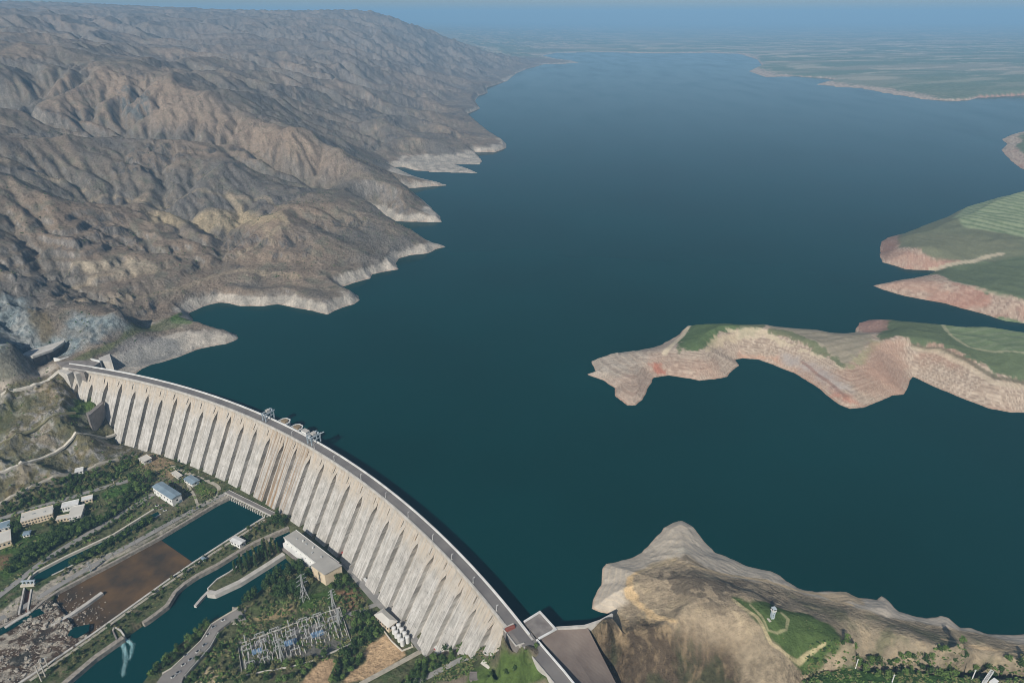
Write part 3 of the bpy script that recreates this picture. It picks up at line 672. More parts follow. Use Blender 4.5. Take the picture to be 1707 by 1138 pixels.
# young trees and shrubs leave the rest to the meshes; small value variation everywhere
spk = sm(fbm(GX, GY, 5, 2, 241) + .5 * rockm - .2, .12, .4) * west * sm(GZ, 15, 30)
CL *= (1 - .38 * spk[..., None])
CL *= (1 + (0.26 * n4[..., None] + 0.10 * n3[..., None]) * (.4 + .6 * west[..., None]))
CL = np.clip(CL, 0.01, 0.9)
CL[...] = CL * (1 + (west * (1 - bz))[..., None] * np.array([.07, .02, .03])); CL = np.clip(CL, 0.01, 0.9)
ROUGH = np.clip(.3 + .7 * west * (1 - .35 * bz) + .35 * tm_ + .5 * (1 - sm(GDOWN, -4, 0)), 0, 1)

# ------------------------------------------------------------------ materials
def mat(name, col, rough=0.85, var=0.12, scale=0.4, col2=None, bump=0.0, metal=0.0, bscale=None, spec=0.3):
    m = bpy.data.materials.new(name); m.use_nodes = True; nt = m.node_tree; p = nt.nodes['Principled BSDF']
    p.inputs['Roughness'].default_value = rough; p.inputs['Metallic'].default_value = metal
    p.inputs['Specular IOR Level'].default_value = spec
    tc = nt.nodes.new('ShaderNodeTexCoord'); nz = nt.nodes.new('ShaderNodeTexNoise')
    nz.inputs['Scale'].default_value = scale; nz.inputs['Detail'].default_value = 5
    nt.links.new(tc.outputs['Object'], nz.inputs['Vector'])
    rp = nt.nodes.new('ShaderNodeValToRGB'); a = np.array(col); b = np.array(col2) if col2 is not None else a * (1 + var * 2)
    if col2 is None: a = a * (1 - var)
    rp.color_ramp.elements[0].position = 0.35; rp.color_ramp.elements[1].position = 0.65
    rp.color_ramp.elements[0].color = (*a, 1); rp.color_ramp.elements[1].color = (*b, 1)
    nt.links.new(nz.outputs[0], rp.inputs[0]); nt.links.new(rp.outputs[0], p.inputs['Base Color'])
    if bump:
        n2_ = nt.nodes.new('ShaderNodeTexNoise'); n2_.inputs['Scale'].default_value = bscale or scale * 4; n2_.inputs['Detail'].default_value = 4
        nt.links.new(tc.outputs['Object'], n2_.inputs['Vector'])
        bp = nt.nodes.new('ShaderNodeBump'); bp.inputs['Strength'].default_value = bump; bp.inputs['Distance'].default_value = 1.0
        nt.links.new(n2_.outputs[0], bp.inputs['Height']); nt.links.new(bp.outputs[0], p.inputs['Normal'])
    return m
def node(nt, t, **kw):
    n = nt.nodes.new(t)
    for k, v in kw.items(): setattr(n, k, v)
    return n
def ground_material():
    m = bpy.data.materials.new('ground'); m.use_nodes = True; nt = m.node_tree; L = nt.links; p = nt.nodes['Principled BSDF']
    p.inputs['Roughness'].default_value = 0.95; p.inputs['Specular IOR Level'].default_value = 0.1
    at = node(nt, 'ShaderNodeAttribute'); at.attribute_name = 'Col'
    tc = node(nt, 'ShaderNodeTexCoord')
    n1_ = node(nt, 'ShaderNodeTexNoise'); n1_.inputs['Scale'].default_value = 0.22; n1_.inputs['Detail'].default_value = 6; n1_.inputs['Roughness'].default_value = .65
    n2_ = node(nt, 'ShaderNodeTexNoise'); n2_.inputs['Scale'].default_value = 0.035; n2_.inputs['Detail'].default_value = 8; n2_.inputs['Roughness'].default_value = .6
    L.new(tc.outputs['Object'], n1_.inputs['Vector']); L.new(tc.outputs['Object'], n2_.inputs['Vector'])
    mr = node(nt, 'ShaderNodeMapRange'); mr.inputs[1].default_value = .3; mr.inputs[2].default_value = .7; mr.inputs[3].default_value = .62; mr.inputs[4].default_value = 1.36
    L.new(n1_.outputs[0], mr.inputs[0])
    mr2 = node(nt, 'ShaderNodeMapRange'); mr2.inputs[1].default_value = .3; mr2.inputs[2].default_value = .7; mr2.inputs[3].default_value = .8; mr2.inputs[4].default_value = 1.2
    L.new(n2_.outputs[0], mr2.inputs[0])
    m0 = node(nt, 'ShaderNodeMath', operation='MULTIPLY'); L.new(mr.outputs[0], m0.inputs[0]); L.new(mr2.outputs[0], m0.inputs[1])
    mu = node(nt, 'ShaderNodeMix', data_type='FLOAT'); mu.inputs[2].default_value = 1.0; L.new(m0.outputs[0], mu.inputs[3]); L.new(at.outputs['Alpha'], mu.inputs[0])
    vm_ = node(nt, 'ShaderNodeVectorMath', operation='SCALE'); L.new(at.outputs['Color'], vm_.inputs[0]); L.new(mu.outputs[0], vm_.inputs['Scale'])
    L.new(vm_.outputs[0], p.inputs['Base Color'])
    ad = node(nt, 'ShaderNodeMath', operation='MULTIPLY_ADD'); ad.inputs[1].default_value = 3.0; L.new(n2_.outputs[0], ad.inputs[0]); L.new(n1_.outputs[0], ad.inputs[2])
    bp = node(nt, 'ShaderNodeBump'); bp.inputs['Strength'].default_value = .7; L.new(at.outputs['Alpha'], bp.inputs['Strength']); bp.inputs['Distance'].default_value = 3.0
    L.new(ad.outputs[0], bp.inputs['Height']); L.new(bp.outputs[0], p.inputs['Normal'])
    return m
def water_material(name, col, rough=0.12, ripple=.35, col2=None):
    m = bpy.data.materials.new(name); m.use_nodes = True; nt = m.node_tree; L = nt.links; p = nt.nodes['Principled BSDF']
    p.inputs['Roughness'].default_value = rough; p.inputs['IOR'].default_value = 1.33; p.inputs['Specular IOR Level'].default_value = 0.05
    rn = node(nt, 'ShaderNodeTexNoise'); rn.inputs['Scale'].default_value = 1.0; rn.inputs['Detail'].default_value = 5; rtc = node(nt, 'ShaderNodeTexCoord'); rmp = node(nt, 'ShaderNodeMapping'); rmp.inputs['Scale'].default_value = (.006, .0016, 1); rmp.inputs['Rotation'].default_value = (0, 0, .5)
    L.new(rtc.outputs['Object'], rmp.inputs[0]); L.new(rmp.outputs[0], rn.inputs['Vector']); rr = node(nt, 'ShaderNodeMapRange'); rr.inputs[1].default_value = .35; rr.inputs[2].default_value = .65; rr.inputs[3].default_value = rough * .6; rr.inputs[4].default_value = rough * 1.6; L.new(rn.outputs[0], rr.inputs[0]); L.new(rr.outputs[0], p.inputs['Roughness'])
    tc = node(nt, 'ShaderNodeTexCoord')
    nz = node(nt, 'ShaderNodeTexNoise'); nz.inputs['Scale'].default_value = .003; nz.inputs['Detail'].default_value = 4
    L.new(tc.outputs['Object'], nz.inputs['Vector'])
    rp = node(nt, 'ShaderNodeValToRGB'); rp.color_ramp.elements[0].position = .3; rp.color_ramp.elements[1].position = .7
    rp.color_ramp.elements[0].color = (*np.array(col), 1); rp.color_ramp.elements[1].color = (*(np.array(col2) if col2 is not None else np.array(col) * 1.25), 1)
    L.new(nz.outputs[0], rp.inputs[0]); L.new(rp.outputs[0], p.inputs['Base Color'])
    n2_ = node(nt, 'ShaderNodeTexNoise'); n2_.inputs['Scale'].default_value = .25; n2_.inputs['Detail'].default_value = 3
    L.new(tc.outputs['Object'], n2_.inputs['Vector'])
    bp = node(nt, 'ShaderNodeBump'); bp.inputs['Strength'].default_value = ripple; bp.inputs['Distance'].default_value = .25
    L.new(n2_.outputs[0], bp.inputs['Height']); L.new(bp.outputs[0], p.inputs['Normal'])
    return m
M_ground = ground_material()
M_water = water_material('lake_water', (0.0, 0.026, 0.024), .10, .08, (0.0, 0.035, 0.034))
M_canal = water_material('canal_water', (0.0, 0.028, 0.028), .14, .25)

# ------------------------------------------------------------------ ground and lake meshes
qmax = np.maximum(np.maximum(GZ[:-1, :-1], GZ[1:, :-1]), np.maximum(GZ[:-1, 1:], GZ[1:, 1:]))
keep = (qmax > -9) | (GDOWN[:-1, :-1] < 3)
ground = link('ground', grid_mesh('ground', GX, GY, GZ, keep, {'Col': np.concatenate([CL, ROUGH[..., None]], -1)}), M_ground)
tag(ground, kind='structure')
st = 3
wx_, wy_ = GX[::st, ::st], GY[::st, ::st]; wd = GD[::st, ::st]; wdn = GDOWN[::st, ::st]
ok = (wd < 14 + radii[::st, None] * .006) & (wdn > -0.5)
okq = ok[:-1, :-1] & ok[1:, :-1] & ok[:-1, 1:] & ok[1:, 1:]
lake = link('lake_water', grid_mesh('lake_water', wx_, wy_, np.zeros_like(wx_), okq), M_water)
tag(lake, kind='structure')

# ------------------------------------------------------------------ the air
hb = MB().box(0, 22000, -130, 96000, 52000, 930)
hm = bpy.data.materials.new('haze'); hm.use_nodes = True; hn = hm.node_tree; hn.nodes.clear()
ho = hn.nodes.new('ShaderNodeOutputMaterial'); pv = hn.nodes.new('ShaderNodeVolumePrincipled')
pv.inputs['Color'].default_value = (0.34, 0.64, 0.95, 1); pv.inputs['Density'].default_value = 0.80e-4; pv.inputs['Anisotropy'].default_value = -0.10
hn.links.new(pv.outputs[0], ho.inputs['Volume'])
haze = hb.build('haze', hm); tag(haze, kind='stuff')
# ------------------------------------------------------------------ dam materials
def dam_material(name, stain=True):
    m = bpy.data.materials.new(name); m.use_nodes = True; nt = m.node_tree; L = nt.links; p = nt.nodes['Principled BSDF']
    p.inputs['Roughness'].default_value = .9; p.inputs['Specular IOR Level'].default_value = .15
    uv = node(nt, 'ShaderNodeUVMap'); sep = node(nt, 'ShaderNodeSeparateXYZ'); L.new(uv.outputs[0], sep.inputs[0])
    def comb(kx, ky):
        a = node(nt, 'ShaderNodeMath', operation='MULTIPLY'); a.inputs[1].default_value = kx; L.new(sep.outputs[0], a.inputs[0])
        b = node(nt, 'ShaderNodeMath', operation='MULTIPLY'); b.inputs[1].default_value = ky; L.new(sep.outputs[1], b.inputs[0])
        c = node(nt, 'ShaderNodeCombineXYZ'); L.new(a.outputs[0], c.inputs[0]); L.new(b.outputs[0], c.inputs[1]); return c
    def nz(v, sc, det=5, ro=.6):
        n = node(nt, 'ShaderNodeTexNoise'); n.inputs['Scale'].default_value = sc; n.inputs['Detail'].default_value = det; n.inputs['Roughness'].default_value = ro
        L.new(v.outputs[0], n.inputs['Vector']); return n
    def rng(src, a, b, c, d):
        r = node(nt, 'ShaderNodeMapRange'); r.interpolation_type = 'SMOOTHSTEP'
        for i, v in enumerate((a, b, c, d)): r.inputs[i + 1].default_value = v
        L.new(src, r.inputs[0]); return r
    def mul(a, b):
        n = node(nt, 'ShaderNodeMath', operation='MULTIPLY'); L.new(a.outputs[0], n.inputs[0]); L.new(b.outputs[0], n.inputs[1]); return n
    def mixc(fac, a, col):
        n = node(nt, 'ShaderNodeMix', data_type='RGBA'); L.new(fac.outputs[0], n.inputs[0])
        if isinstance(a, tuple): n.inputs[6].default_value = (*a, 1)
        else: L.new(a, n.inputs[6])
        n.inputs[7].default_value = (*col, 1); return n.outputs[2]
    blot = nz(comb(.12, .12), 1, 6, .65); fine = nz(comb(.42, .26), 1, 5, .75); strk = nz(comb(.40, .03), 1, 6, .75); wide = nz(comb(.16, .012), 1, 3)
    c = mixc(rng(blot.outputs[0], .35, .65, 0, 1), tuple(S(154, 151, 144)), tuple(S(180, 176, 169)))
    c = mixc(rng(strk.outputs[0], .5, .62, 0, .7), c, tuple(S(204, 201, 195)))
    if stain:
        top = rng(sep.outputs[1], -14, 8, 0, 1)
        top2 = node(nt, 'ShaderNodeMath', operation='ADD'); w2 = rng(wide.outputs[0], .3, .7, -.45, .45); L.new(top.outputs[0], top2.inputs[0]); L.new(w2.outputs[0], top2.inputs[1]); top2.use_clamp = True
        tt = mul(top2, rng(sep.outputs[1], -45, -12, 0, 1))
        c = mixc(mul(tt, rng(strk.outputs[0], .36, .56, .2, .8)), c, tuple(S(182, 170, 152)))
        c = mixc(mul(tt, rng(nz(comb(.8, .05), 1, 5, .7).outputs[0], .54, .66, 0, .8)), c, tuple(S(164, 138, 110)))
        c = mixc(mul(rng(sep.outputs[1], -34, -4, 0, 1), rng(nz(comb(1.3, .045), 1, 3, .6).outputs[0], .62, .72, 0, .75)), c, tuple(S(104, 94, 84)))
        # heavy rust-brown runs below the outlets
        u0 = math.radians(51.2) * DR; u1 = math.radians(55.6) * DR
        bell = mul(rng(sep.outputs[0], u0 - 6, u0 + 14, 0, 1), rng(sep.outputs[0], u1 - 14, u1 + 6, 1, 0))
        br = nz(comb(.34, .006), 1, 4, .65)
        c = mixc(mul(bell, rng(br.outputs[0], .46, .6, 0, .9)), c, tuple(S(132, 112, 90)))
        br2 = nz(comb(.30, .005), 1.37, 3, .6)
        c = mixc(mul(bell, rng(br2.outputs[0], .55, .66, 0, .9)), c, tuple(S(140, 108, 72)))
    c = mixc(rng(nz(comb(.7, .022), 1, 5, .75).outputs[0], .53, .64, 0, .7), c, tuple(S(114, 110, 104)))
    # dark pocks and lift lines
    c = mixc(rng(fine.outputs[0], .57, .68, 0, .7), c, tuple(S(108, 104, 98)))
    c = mixc(rng(nz(comb(.4, .25), 1, 6, .75).outputs[0], .60, .68, 0, .6), c, tuple(S(122, 116, 106)))
    pk = node(nt, 'ShaderNodeTexVoronoi'); pk.inputs['Scale'].default_value = .16; L.new(uv.outputs[0], pk.inputs['Vector'])
    c = mixc(rng(pk.outputs['Distance'], .05, .13, .7, 0), c, tuple(S(84, 80, 76)))
    lf = node(nt, 'ShaderNodeMath', operation='PINGPONG'); lf.inputs[1].default_value = 1.5; L.new(sep.outputs[1], lf.inputs[0])
    c = mixc(rng(lf.outputs[0], 0, .12, .22, 0), c, tuple(S(118, 114, 108)))
    L.new(c, p.inputs['Base Color'])
    bp = node(nt, 'ShaderNodeBump'); bp.inputs['Strength'].default_value = .5; bp.inputs['Distance'].default_value = .4
    L.new(strk.outputs[0], bp.inputs['Height']); L.new(bp.outputs[0], p.inputs['Normal'])
    return m
M_dam = dam_material('dam_concrete')
M_conc = mat('pale_concrete', S(168, 164, 156), .9, scale=.15, col2=S(192, 188, 180), bump=.2)
M_white = mat('white_parapet', S(196, 196, 192), .7, scale=.1, col2=S(222, 222, 218))
M_asph = mat('old_asphalt', S(104, 100, 98), .95, scale=.05, col2=S(122, 118, 114), bump=.1)
M_dkconc = mat('weathered_concrete', S(112, 106, 102), .9, scale=.12, col2=S(136, 130, 124), bump=.3)
M_slab = mat('faced_embankment', S(112, 100, 92), .95, scale=.05, col2=S(130, 118, 108), bump=.3)
M_steel = mat('pale_blue_steel', S(150, 164, 172), .6, scale=.2, col2=S(184, 194, 198))
M_gsteel = mat('galvanised_steel', S(150, 152, 150), .5, scale=.3, col2=S(184, 186, 184))
M_glass = mat('window_glass', S(28, 34, 40), .2, scale=1)

dam = empty('dam', DA(52, 0, CREST))
tag(dam, 'long curved concrete buttress dam with stained grey faces holding back the lake', 'dam')
DL = Vector(dam.location)
def dam_part(name, vs, fs, mats, uv=True, smooth=False):
    me = bpy.data.meshes.new(name)
    me.from_pydata([(p[0] - DL.x, p[1] - DL.y, p[2] - DL.z) for p in vs], [], fs)
    if uv:
        lay = me.uv_layers.new(name='UVMap'); co = vs
        for pl in me.polygons:
            for li in pl.loop_indices:
                p = co[me.loops[li].vertex_index]
                a = math.atan2(p[1] - DCY, p[0] - DCX); lay.data[li].uv = (a * DR, p[2])
    me.update()
    bm = bmesh.new(); bm.from_mesh(me); bmesh.ops.recalc_face_normals(bm, faces=bm.faces); bm.to_mesh(me); bm.free()
    return link(name, me, mats, dam)
def face_off(z): return 6.5 + SLOPE * max(0.0, 13.0 - z)
rng_d = random.Random(4)
NBUT = 32
for k in range(NBUT):
    ac = 75.72 - 1.4 * k
    zb = -72.0 if 5 < k < 29 else -66.0
    levels = [16.6, 14.5, 12.0, 9.5, 4.5] + [2, -1, -4, -7, -10] + list(np.arange(-16, zb, -6)) + [zb]
    cols = [-1.0, -.72, -.5, -.25, 0, .25, .52, .62, .74, 1.0]
    full, nar = .698, .51
    tl, tr_ = rng_d.uniform(0, 8.5), rng_d.uniform(0, 8.5)
    def half(z, u):
        t = min(1, max(0, ((tl if u < 0 else tr_) - z) / 9.0)); return full + (nar - full) * (t ** .55)
    vs, fs = [], []; vid = {}
    def V(i, j, b):
        key = (i, j, b)
        if key not in vid:
            z = levels[j]; hw = half(z, cols[i]); o = face_off(z); o2 = max(3.0, o - 10) if z < 5 else 3.2
            vid[key] = len(vs); vs.append(DA(ac - cols[i] * hw, o2 if b else o, z))
        return vid[key]
    def occ(i, j):
        if i < 0 or j < 0 or i >= len(cols) - 1 or j >= len(levels) - 1: return False
        return not (i == 6 and j in (2, 3))
    for i in range(len(cols) - 1):
        for j in range(len(levels) - 1):
            if not occ(i, j):
                continue
            fs.append((V(i, j, 0), V(i + 1, j, 0), V(i + 1, j + 1, 0), V(i, j + 1, 0)))
            fs.append((V(i, j, 1), V(i, j + 1, 1), V(i + 1, j + 1, 1), V(i + 1, j, 1)))
            if not occ(i - 1, j): fs.append((V(i, j, 0), V(i, j + 1, 0), V(i, j + 1, 1), V(i, j, 1)))
            if not occ(i + 1, j): fs.append((V(i + 1, j, 0), V(i + 1, j, 1), V(i + 1, j + 1, 1), V(i + 1, j + 1, 0)))
            if not occ(i, j - 1): fs.append((V(i, j, 0), V(i, j, 1), V(i + 1, j, 1), V(i + 1, j, 0)))
            if not occ(i, j + 1): fs.append((V(i, j + 1, 0), V(i + 1, j + 1, 0), V(i + 1, j + 1, 1), V(i, j + 1, 1)))
    dam_part('buttress', vs, fs, M_dam)
# recessed wall between the buttresses and the body on the lake side
def sweep(name, prof, a0, a1, mats, da=.35, uv=True):
    """closed profile [(off, z)] swept along the arc; off may be a function of nothing else"""
    n = max(2, int(abs(a1 - a0) / da) + 1); vs, fs = [], []; m = len(prof)
    for i in range(n):
        a = a0 + (a1 - a0) * i / (n - 1)
        for o, z in prof: vs.append(DA(a, o, z))
    for i in range(n - 1):
        for j in range(m):
            fs.append((i * m + j, i * m + (j + 1) % m, (i + 1) * m + (j + 1) % m, (i + 1) * m + j))
    fs.append(tuple(range(m))); fs.append(tuple(range((n - 1) * m, n * m))[::-1])
    return dam_part(name, vs, fs, mats, uv)
A0, A1 = 76.45, 31.7
prof = [(-6.0, 16.5), (3.6, 16.5)] + [(max(3.6, face_off(z) - 7.5), z) for z in (5, 0, -6, -20, -40, -72)] + [(-9.0, -72)]
sweep('head_wall', prof, A0, A1, M_dam)
sweep('crest_deck', [(-6.6, 16.6), (-6.6, CREST - .3), (8.2, CREST - .3), (8.2, 17.6), (7.2, 16.6)], A0, 30.9, M_conc)
sweep('crest_road', [(-4.3, CREST - .3 + .004), (-4.3, CREST - .18), (6.0, CREST - .18), (6.0, CREST - .3 + .004)], A0, 30.6, M_asph)
sweep('upstream_parapet', [(-6.5, CREST - .296), (-6.5, CREST + 1.25), (-4.9, CREST + 1.25), (-4.9, CREST - .296)], A0, 31.2, M_white)
sweep('downstream_parapet', [(6.5, CREST - .296), (6.5, CREST + .8), (8.0, CREST + .8), (8.0, CREST - .296)], A0, 32.3, M_conc)
sweep('kerb', [(5.95, CREST - .29), (5.95, CREST + .05), (6.35, CREST + .05), (6.35, CREST - .29)], A0, 51.0, M_white)

for k, (px, py) in enumerate([(576,757),(616,790),(656,822),(696,853),(735,892),(766,925),(800,965),(836,1013),(540,738),(500,719)]):
    q = W(px, py, CREST); a = math.degrees(math.atan2(q[1] - DCY, q[0] - DCX)); r = empty('crest_lamp', DA(a, 5.0, CREST - .18), math.radians(a)); tag(r, 'pale lamp post standing at the roadside along the dam crest', 'lamp post', 'lamp posts along the dam crest')
    MB().cyl(0, 0, 0, 6.5, .24, .16, n=8).build('pole', M_white, r); MB().box(1.0, 0, 6.4, 2.2, .45, .3).build('lamp', M_white, r); MB().box(0, 0, 0, 1.4, 1.4, .5).build('footing', M_conc, r)

def poly_obj(name, px, z1, z0, mats, label=None, cat=None, parent=None, group=None, kind=None, zs=None):
    """solid with its top traced at height z1"""
    pts = [W(x, y, z)[:2] for (x, y), z in zip(px, zs or [z1] * len(px))]
    c = np.mean(pts, 0)
    loc = (c[0], c[1], z0)
    mb = MB().prism([(p[0] - c[0], p[1] - c[1]) for p in pts], 0, [z - z0 for z in zs] if zs else z1 - z0)
    o = mb.build(name, mats, None, loc)
    if parent is not None:
        o.parent = parent; o.location = Vector(loc) - Vector(parent.location)
    if label: tag(o, label, cat, group)
    if kind: o['kind'] = kind
    return o
def wall_line(mb, pts, w, z0, z1, mi=0):
    """mitred wall along world points; z1 is the height of the top (number or list)"""
    P = [Vector((p[0], p[1], 0)) for p in pts]; n = len(P)
    z1s = z1 if isinstance(z1, (list, tuple)) else [z1] * n; z0s = z0 if isinstance(z0, (list, tuple)) else [z0] * n
    Lf, Rt = [], []
    for i in range(n):
        a = (P[i] - P[i - 1]).normalized() if i else (P[1] - P[0]).normalized()
        b = (P[i + 1] - P[i]).normalized() if i < n - 1 else a
        d = (a + b); d = d.normalized() if d.length > 1e-3 else a
        nrm = Vector((-d.y, d.x, 0)); k = w / 2 / max(.5, nrm.dot(Vector((-a.y, a.x, 0))))
        Lf.append(P[i] + nrm * k); Rt.append(P[i] - nrm * k)
    vs = []
    for i in range(n):
        vs += [(Lf[i].x, Lf[i].y, z0s[i]), (Rt[i].x, Rt[i].y, z0s[i]), (Rt[i].x, Rt[i].y, z1s[i]), (Lf[i].x, Lf[i].y, z1s[i])]
    fs = []
    for i in range(n - 1):
        o = i * 4
        for j in range(4): fs.append((o + j, o + (j + 1) % 4, o + 4 + (j + 1) % 4, o + 4 + j))
    fs += [(3, 2, 1, 0), (4 * n - 4, 4 * n - 3, 4 * n - 2, 4 * n - 1)]
    return mb.add(vs, fs, mi)

# right-hand end: two platforms on the crest and the road carried on along the embankment
pr = poly_obj('platform', [(874,1037),(900,1021),(926,1049),(898,1064)], CREST - .1, -22, [M_dkconc], parent=dam)
p = WP([(873.5,1036.5),(900,1020),(926.5,1049),(898,1064.5)], CREST)
c_ = Vector((p[1][0], p[1][1], 0))
mb = MB(); wall_line(mb, [(x - DL.x, y - DL.y) for x, y in p], 1.5, -.1 + .004, 1.3); mb.build('platform_parapet', M_white, dam)
poly_obj('platform', [(839,1048),(857,1040),(874,1072),(861,1076)], CREST - .2, -20, [M_dkconc], parent=dam)
p = WP([(856,1039),(838.5,1047.5),(860,1076),(874,1071.5)], CREST)
mb = MB(); wall_line(mb, [(x - DL.x, y - DL.y) for x, y in p], .9, -.2 + .004, .8); mb.build('platform_parapet', M_conc, dam)
poly_obj('shelter', [(842,1046),(857,1040),(859,1043),(844,1050)], CREST + 2.6, CREST - .2, [mat('rusty_red_roof', S(132, 78, 66), .8, scale=.3)], parent=dam)

# road wall running on from the dam end
pts_r = WP([(872,1054),(884,1072),(905,1096),(930,1124),(962,1163)], CREST - .5)
ca = empty('causeway', (pts_r[2][0], pts_r[2][1], CREST - 8))
tag(ca, 'raised grey road causeway with white wall running on from the dam end', 'causeway')
CL_ = Vector(ca.location)
mb = MB(); wall_line(mb, [(x - CL_.x, y - CL_.y) for x, y in pts_r], 13.5, -32, [7.35, 7.3, 6.8, 5.9, 4.7]); mb.build('road_body', M_asph, ca)
def offs(pts, d):
    P = [Vector((p[0], p[1], 0)) for p in pts]; out = []
    for i in range(len(P)):
        t = (P[min(i + 1, len(P) - 1)] - P[max(i - 1, 0)]).normalized(); out.append((P[i].x - t.y * d, P[i].y + t.x * d))
    return out
mb = MB(); q = offs(pts_r, 6.9); wall_line(mb, [(x - CL_.x, y - CL_.y) for x, y in q[1:]], 1.3, -32, [8.9, 8.4, 7.5, 6.3]); mb.build('parapet', M_white, ca)
mb = MB(); q = offs(pts_r, -6.8); wall_line(mb, [(x - CL_.x, y - CL_.y) for x, y in q[1:]], .8, -32, [8.3, 7.8, 6.9, 5.7]); mb.build('parapet', M_conc, ca)

# embankment with its faced slope and the pale crest wall above it
def patch(name, top, bot, n, mats, thick=3.0):
    """thin slab laid over a slope between two traced edges [(px, py, z)]"""
    def along(e, u):
        P = [W(*p) for p in e]; s_ = [0]
        for i in range(1, len(P)): s_.append(s_[-1] + np.linalg.norm(P[i] - P[i - 1]))
        x = u * s_[-1]; k = min(len(P) - 2, max(0, int(np.searchsorted(s_, x)) - 1)); t = (x - s_[k]) / (s_[k + 1] - s_[k]); return P[k] * (1 - t) + P[k + 1] * t
    c = W(*top[0]); vs, fs = [], []; m = n + 1
    for l in (0, 1):
        for i in range(m):
            for j in range(m):
                p = along(top, j / n) * (1 - i / n) + along(bot, j / n) * (i / n); vs.append((p[0] - c[0], p[1] - c[1], p[2] - c[2] - l * thick))
    K = m * m
    for i in range(n):
        for j in range(n):
            a = i * m + j; fs.append((a, a + m, a + m + 1, a + 1)); fs.append((K + a, K + a + 1, K + a + m + 1, K + a + m))
    for i in range(n):
        for a, b in ((i, i + 1), (n * m + i + 1, n * m + i), (i * m + m, i * m), (i * m + n, i * m + m + n)): fs.append((a, b, K + b, K + a))
    me = bpy.data.meshes.new(name); me.from_pydata(vs, [], fs); me.update()
    return link(name, me, mats, None, tuple(c))
emb = patch('embankment', [(903,1066,17.5),(926,1047,18.5),(978,1042.5,18.5)], [(966,1150,12),(994,1150,6),(1033,1150,-8)], 10, [M_slab])
tag(emb, 'brown faced embankment slope between the dam road and the hill', 'embankment')
pts = [W(x, y, z)[:2] for (x, y), z in zip([(921,1049),(928,1045.5),(975,1042.5),(1000,1034),(1021,1023)], [20] * 5)]
mb = MB(); wall_line(mb, pts, 2.0, 4, 20.3); o = mb.build('shore_wall', M_conc); tag(o, 'thin pale concrete wall curving from the dam platform to the hill', 'wall')

# left-hand end: abutment deck, block on the shore, wing wall, tunnel portal
ab = empty('abutment', tuple(W(130, 605, 18)))
tag(ab, 'grey concrete abutment deck with white wall at the far west end of the dam', 'abutment')
AL = Vector(ab.location)
def ab_part(name, px, z1, z0, mats, zs=None): return poly_obj(name, px, z1, z0, mats, parent=ab, zs=zs)
ab_part('deck', [(93,604),(110,598),(136,597),(166,604),(152,613),(140,621),(126,617),(104,612)], CREST + .1, -4, [M_dkconc])
mb = MB(); pts = WP([(90,597),(100,599),(120,594),(135,593),(150,598),(167,602)], CREST + 1)
wall_line(mb, [(x - AL.x, y - AL.y) for x, y in pts], 2.2, -14, CREST + 2 - AL.z); mb.build('parapet', M_white, ab)
ab_part('block', [(158,593),(170,589),(182,587.5),(187,604),(172,602)], CREST - .5, -8, [M_conc])
ab_part('pier', [(96,617),(112,612),(124,618),(112,624)], CREST - 3, -30, [M_conc])
ab_part('pier', [(122,620),(131,617),(134,621),(126,624)], CREST - 2.0, -40, [M_conc])
ww = poly_obj('wing_wall', [(143,688),(149,685.5),(170,668),(172,672),(151,690),(147,692)], -14, -48, [M_dkconc], 'grey concrete wing wall standing in the grass at the foot of the first buttresses', 'wall')
mb = MB(); 
pw = empty('tunnel_portal', tuple(W(70, 600, 12)))
tag(pw, 'flat-roofed concrete tunnel portal set into the blue cliff beyond the dam', 'portal')
def pw_part(name, px, z1, z0, mats, zs=None): return poly_obj(name, px, z1, z0, mats, parent=pw, zs=zs)
pw_part('roof', [(34,592),(48,584),(86,573),(108,566),(106,570),(88,582),(54,594)], 34, 30.5, [M_conc])
pw_part('side_wall', [(35,593),(53,594),(54,597),(37,596)], 30.3, 2, [M_conc])
pw_part('back_wall', [(54,594),(106,570.5),(104,568.5),(52,591.5)], 30.3, 2, [M_dkconc])
pw_part('pier', [(76,586.5),(80,585),(78,583.5),(74,585)], 30.3, 4, [M_dkconc])

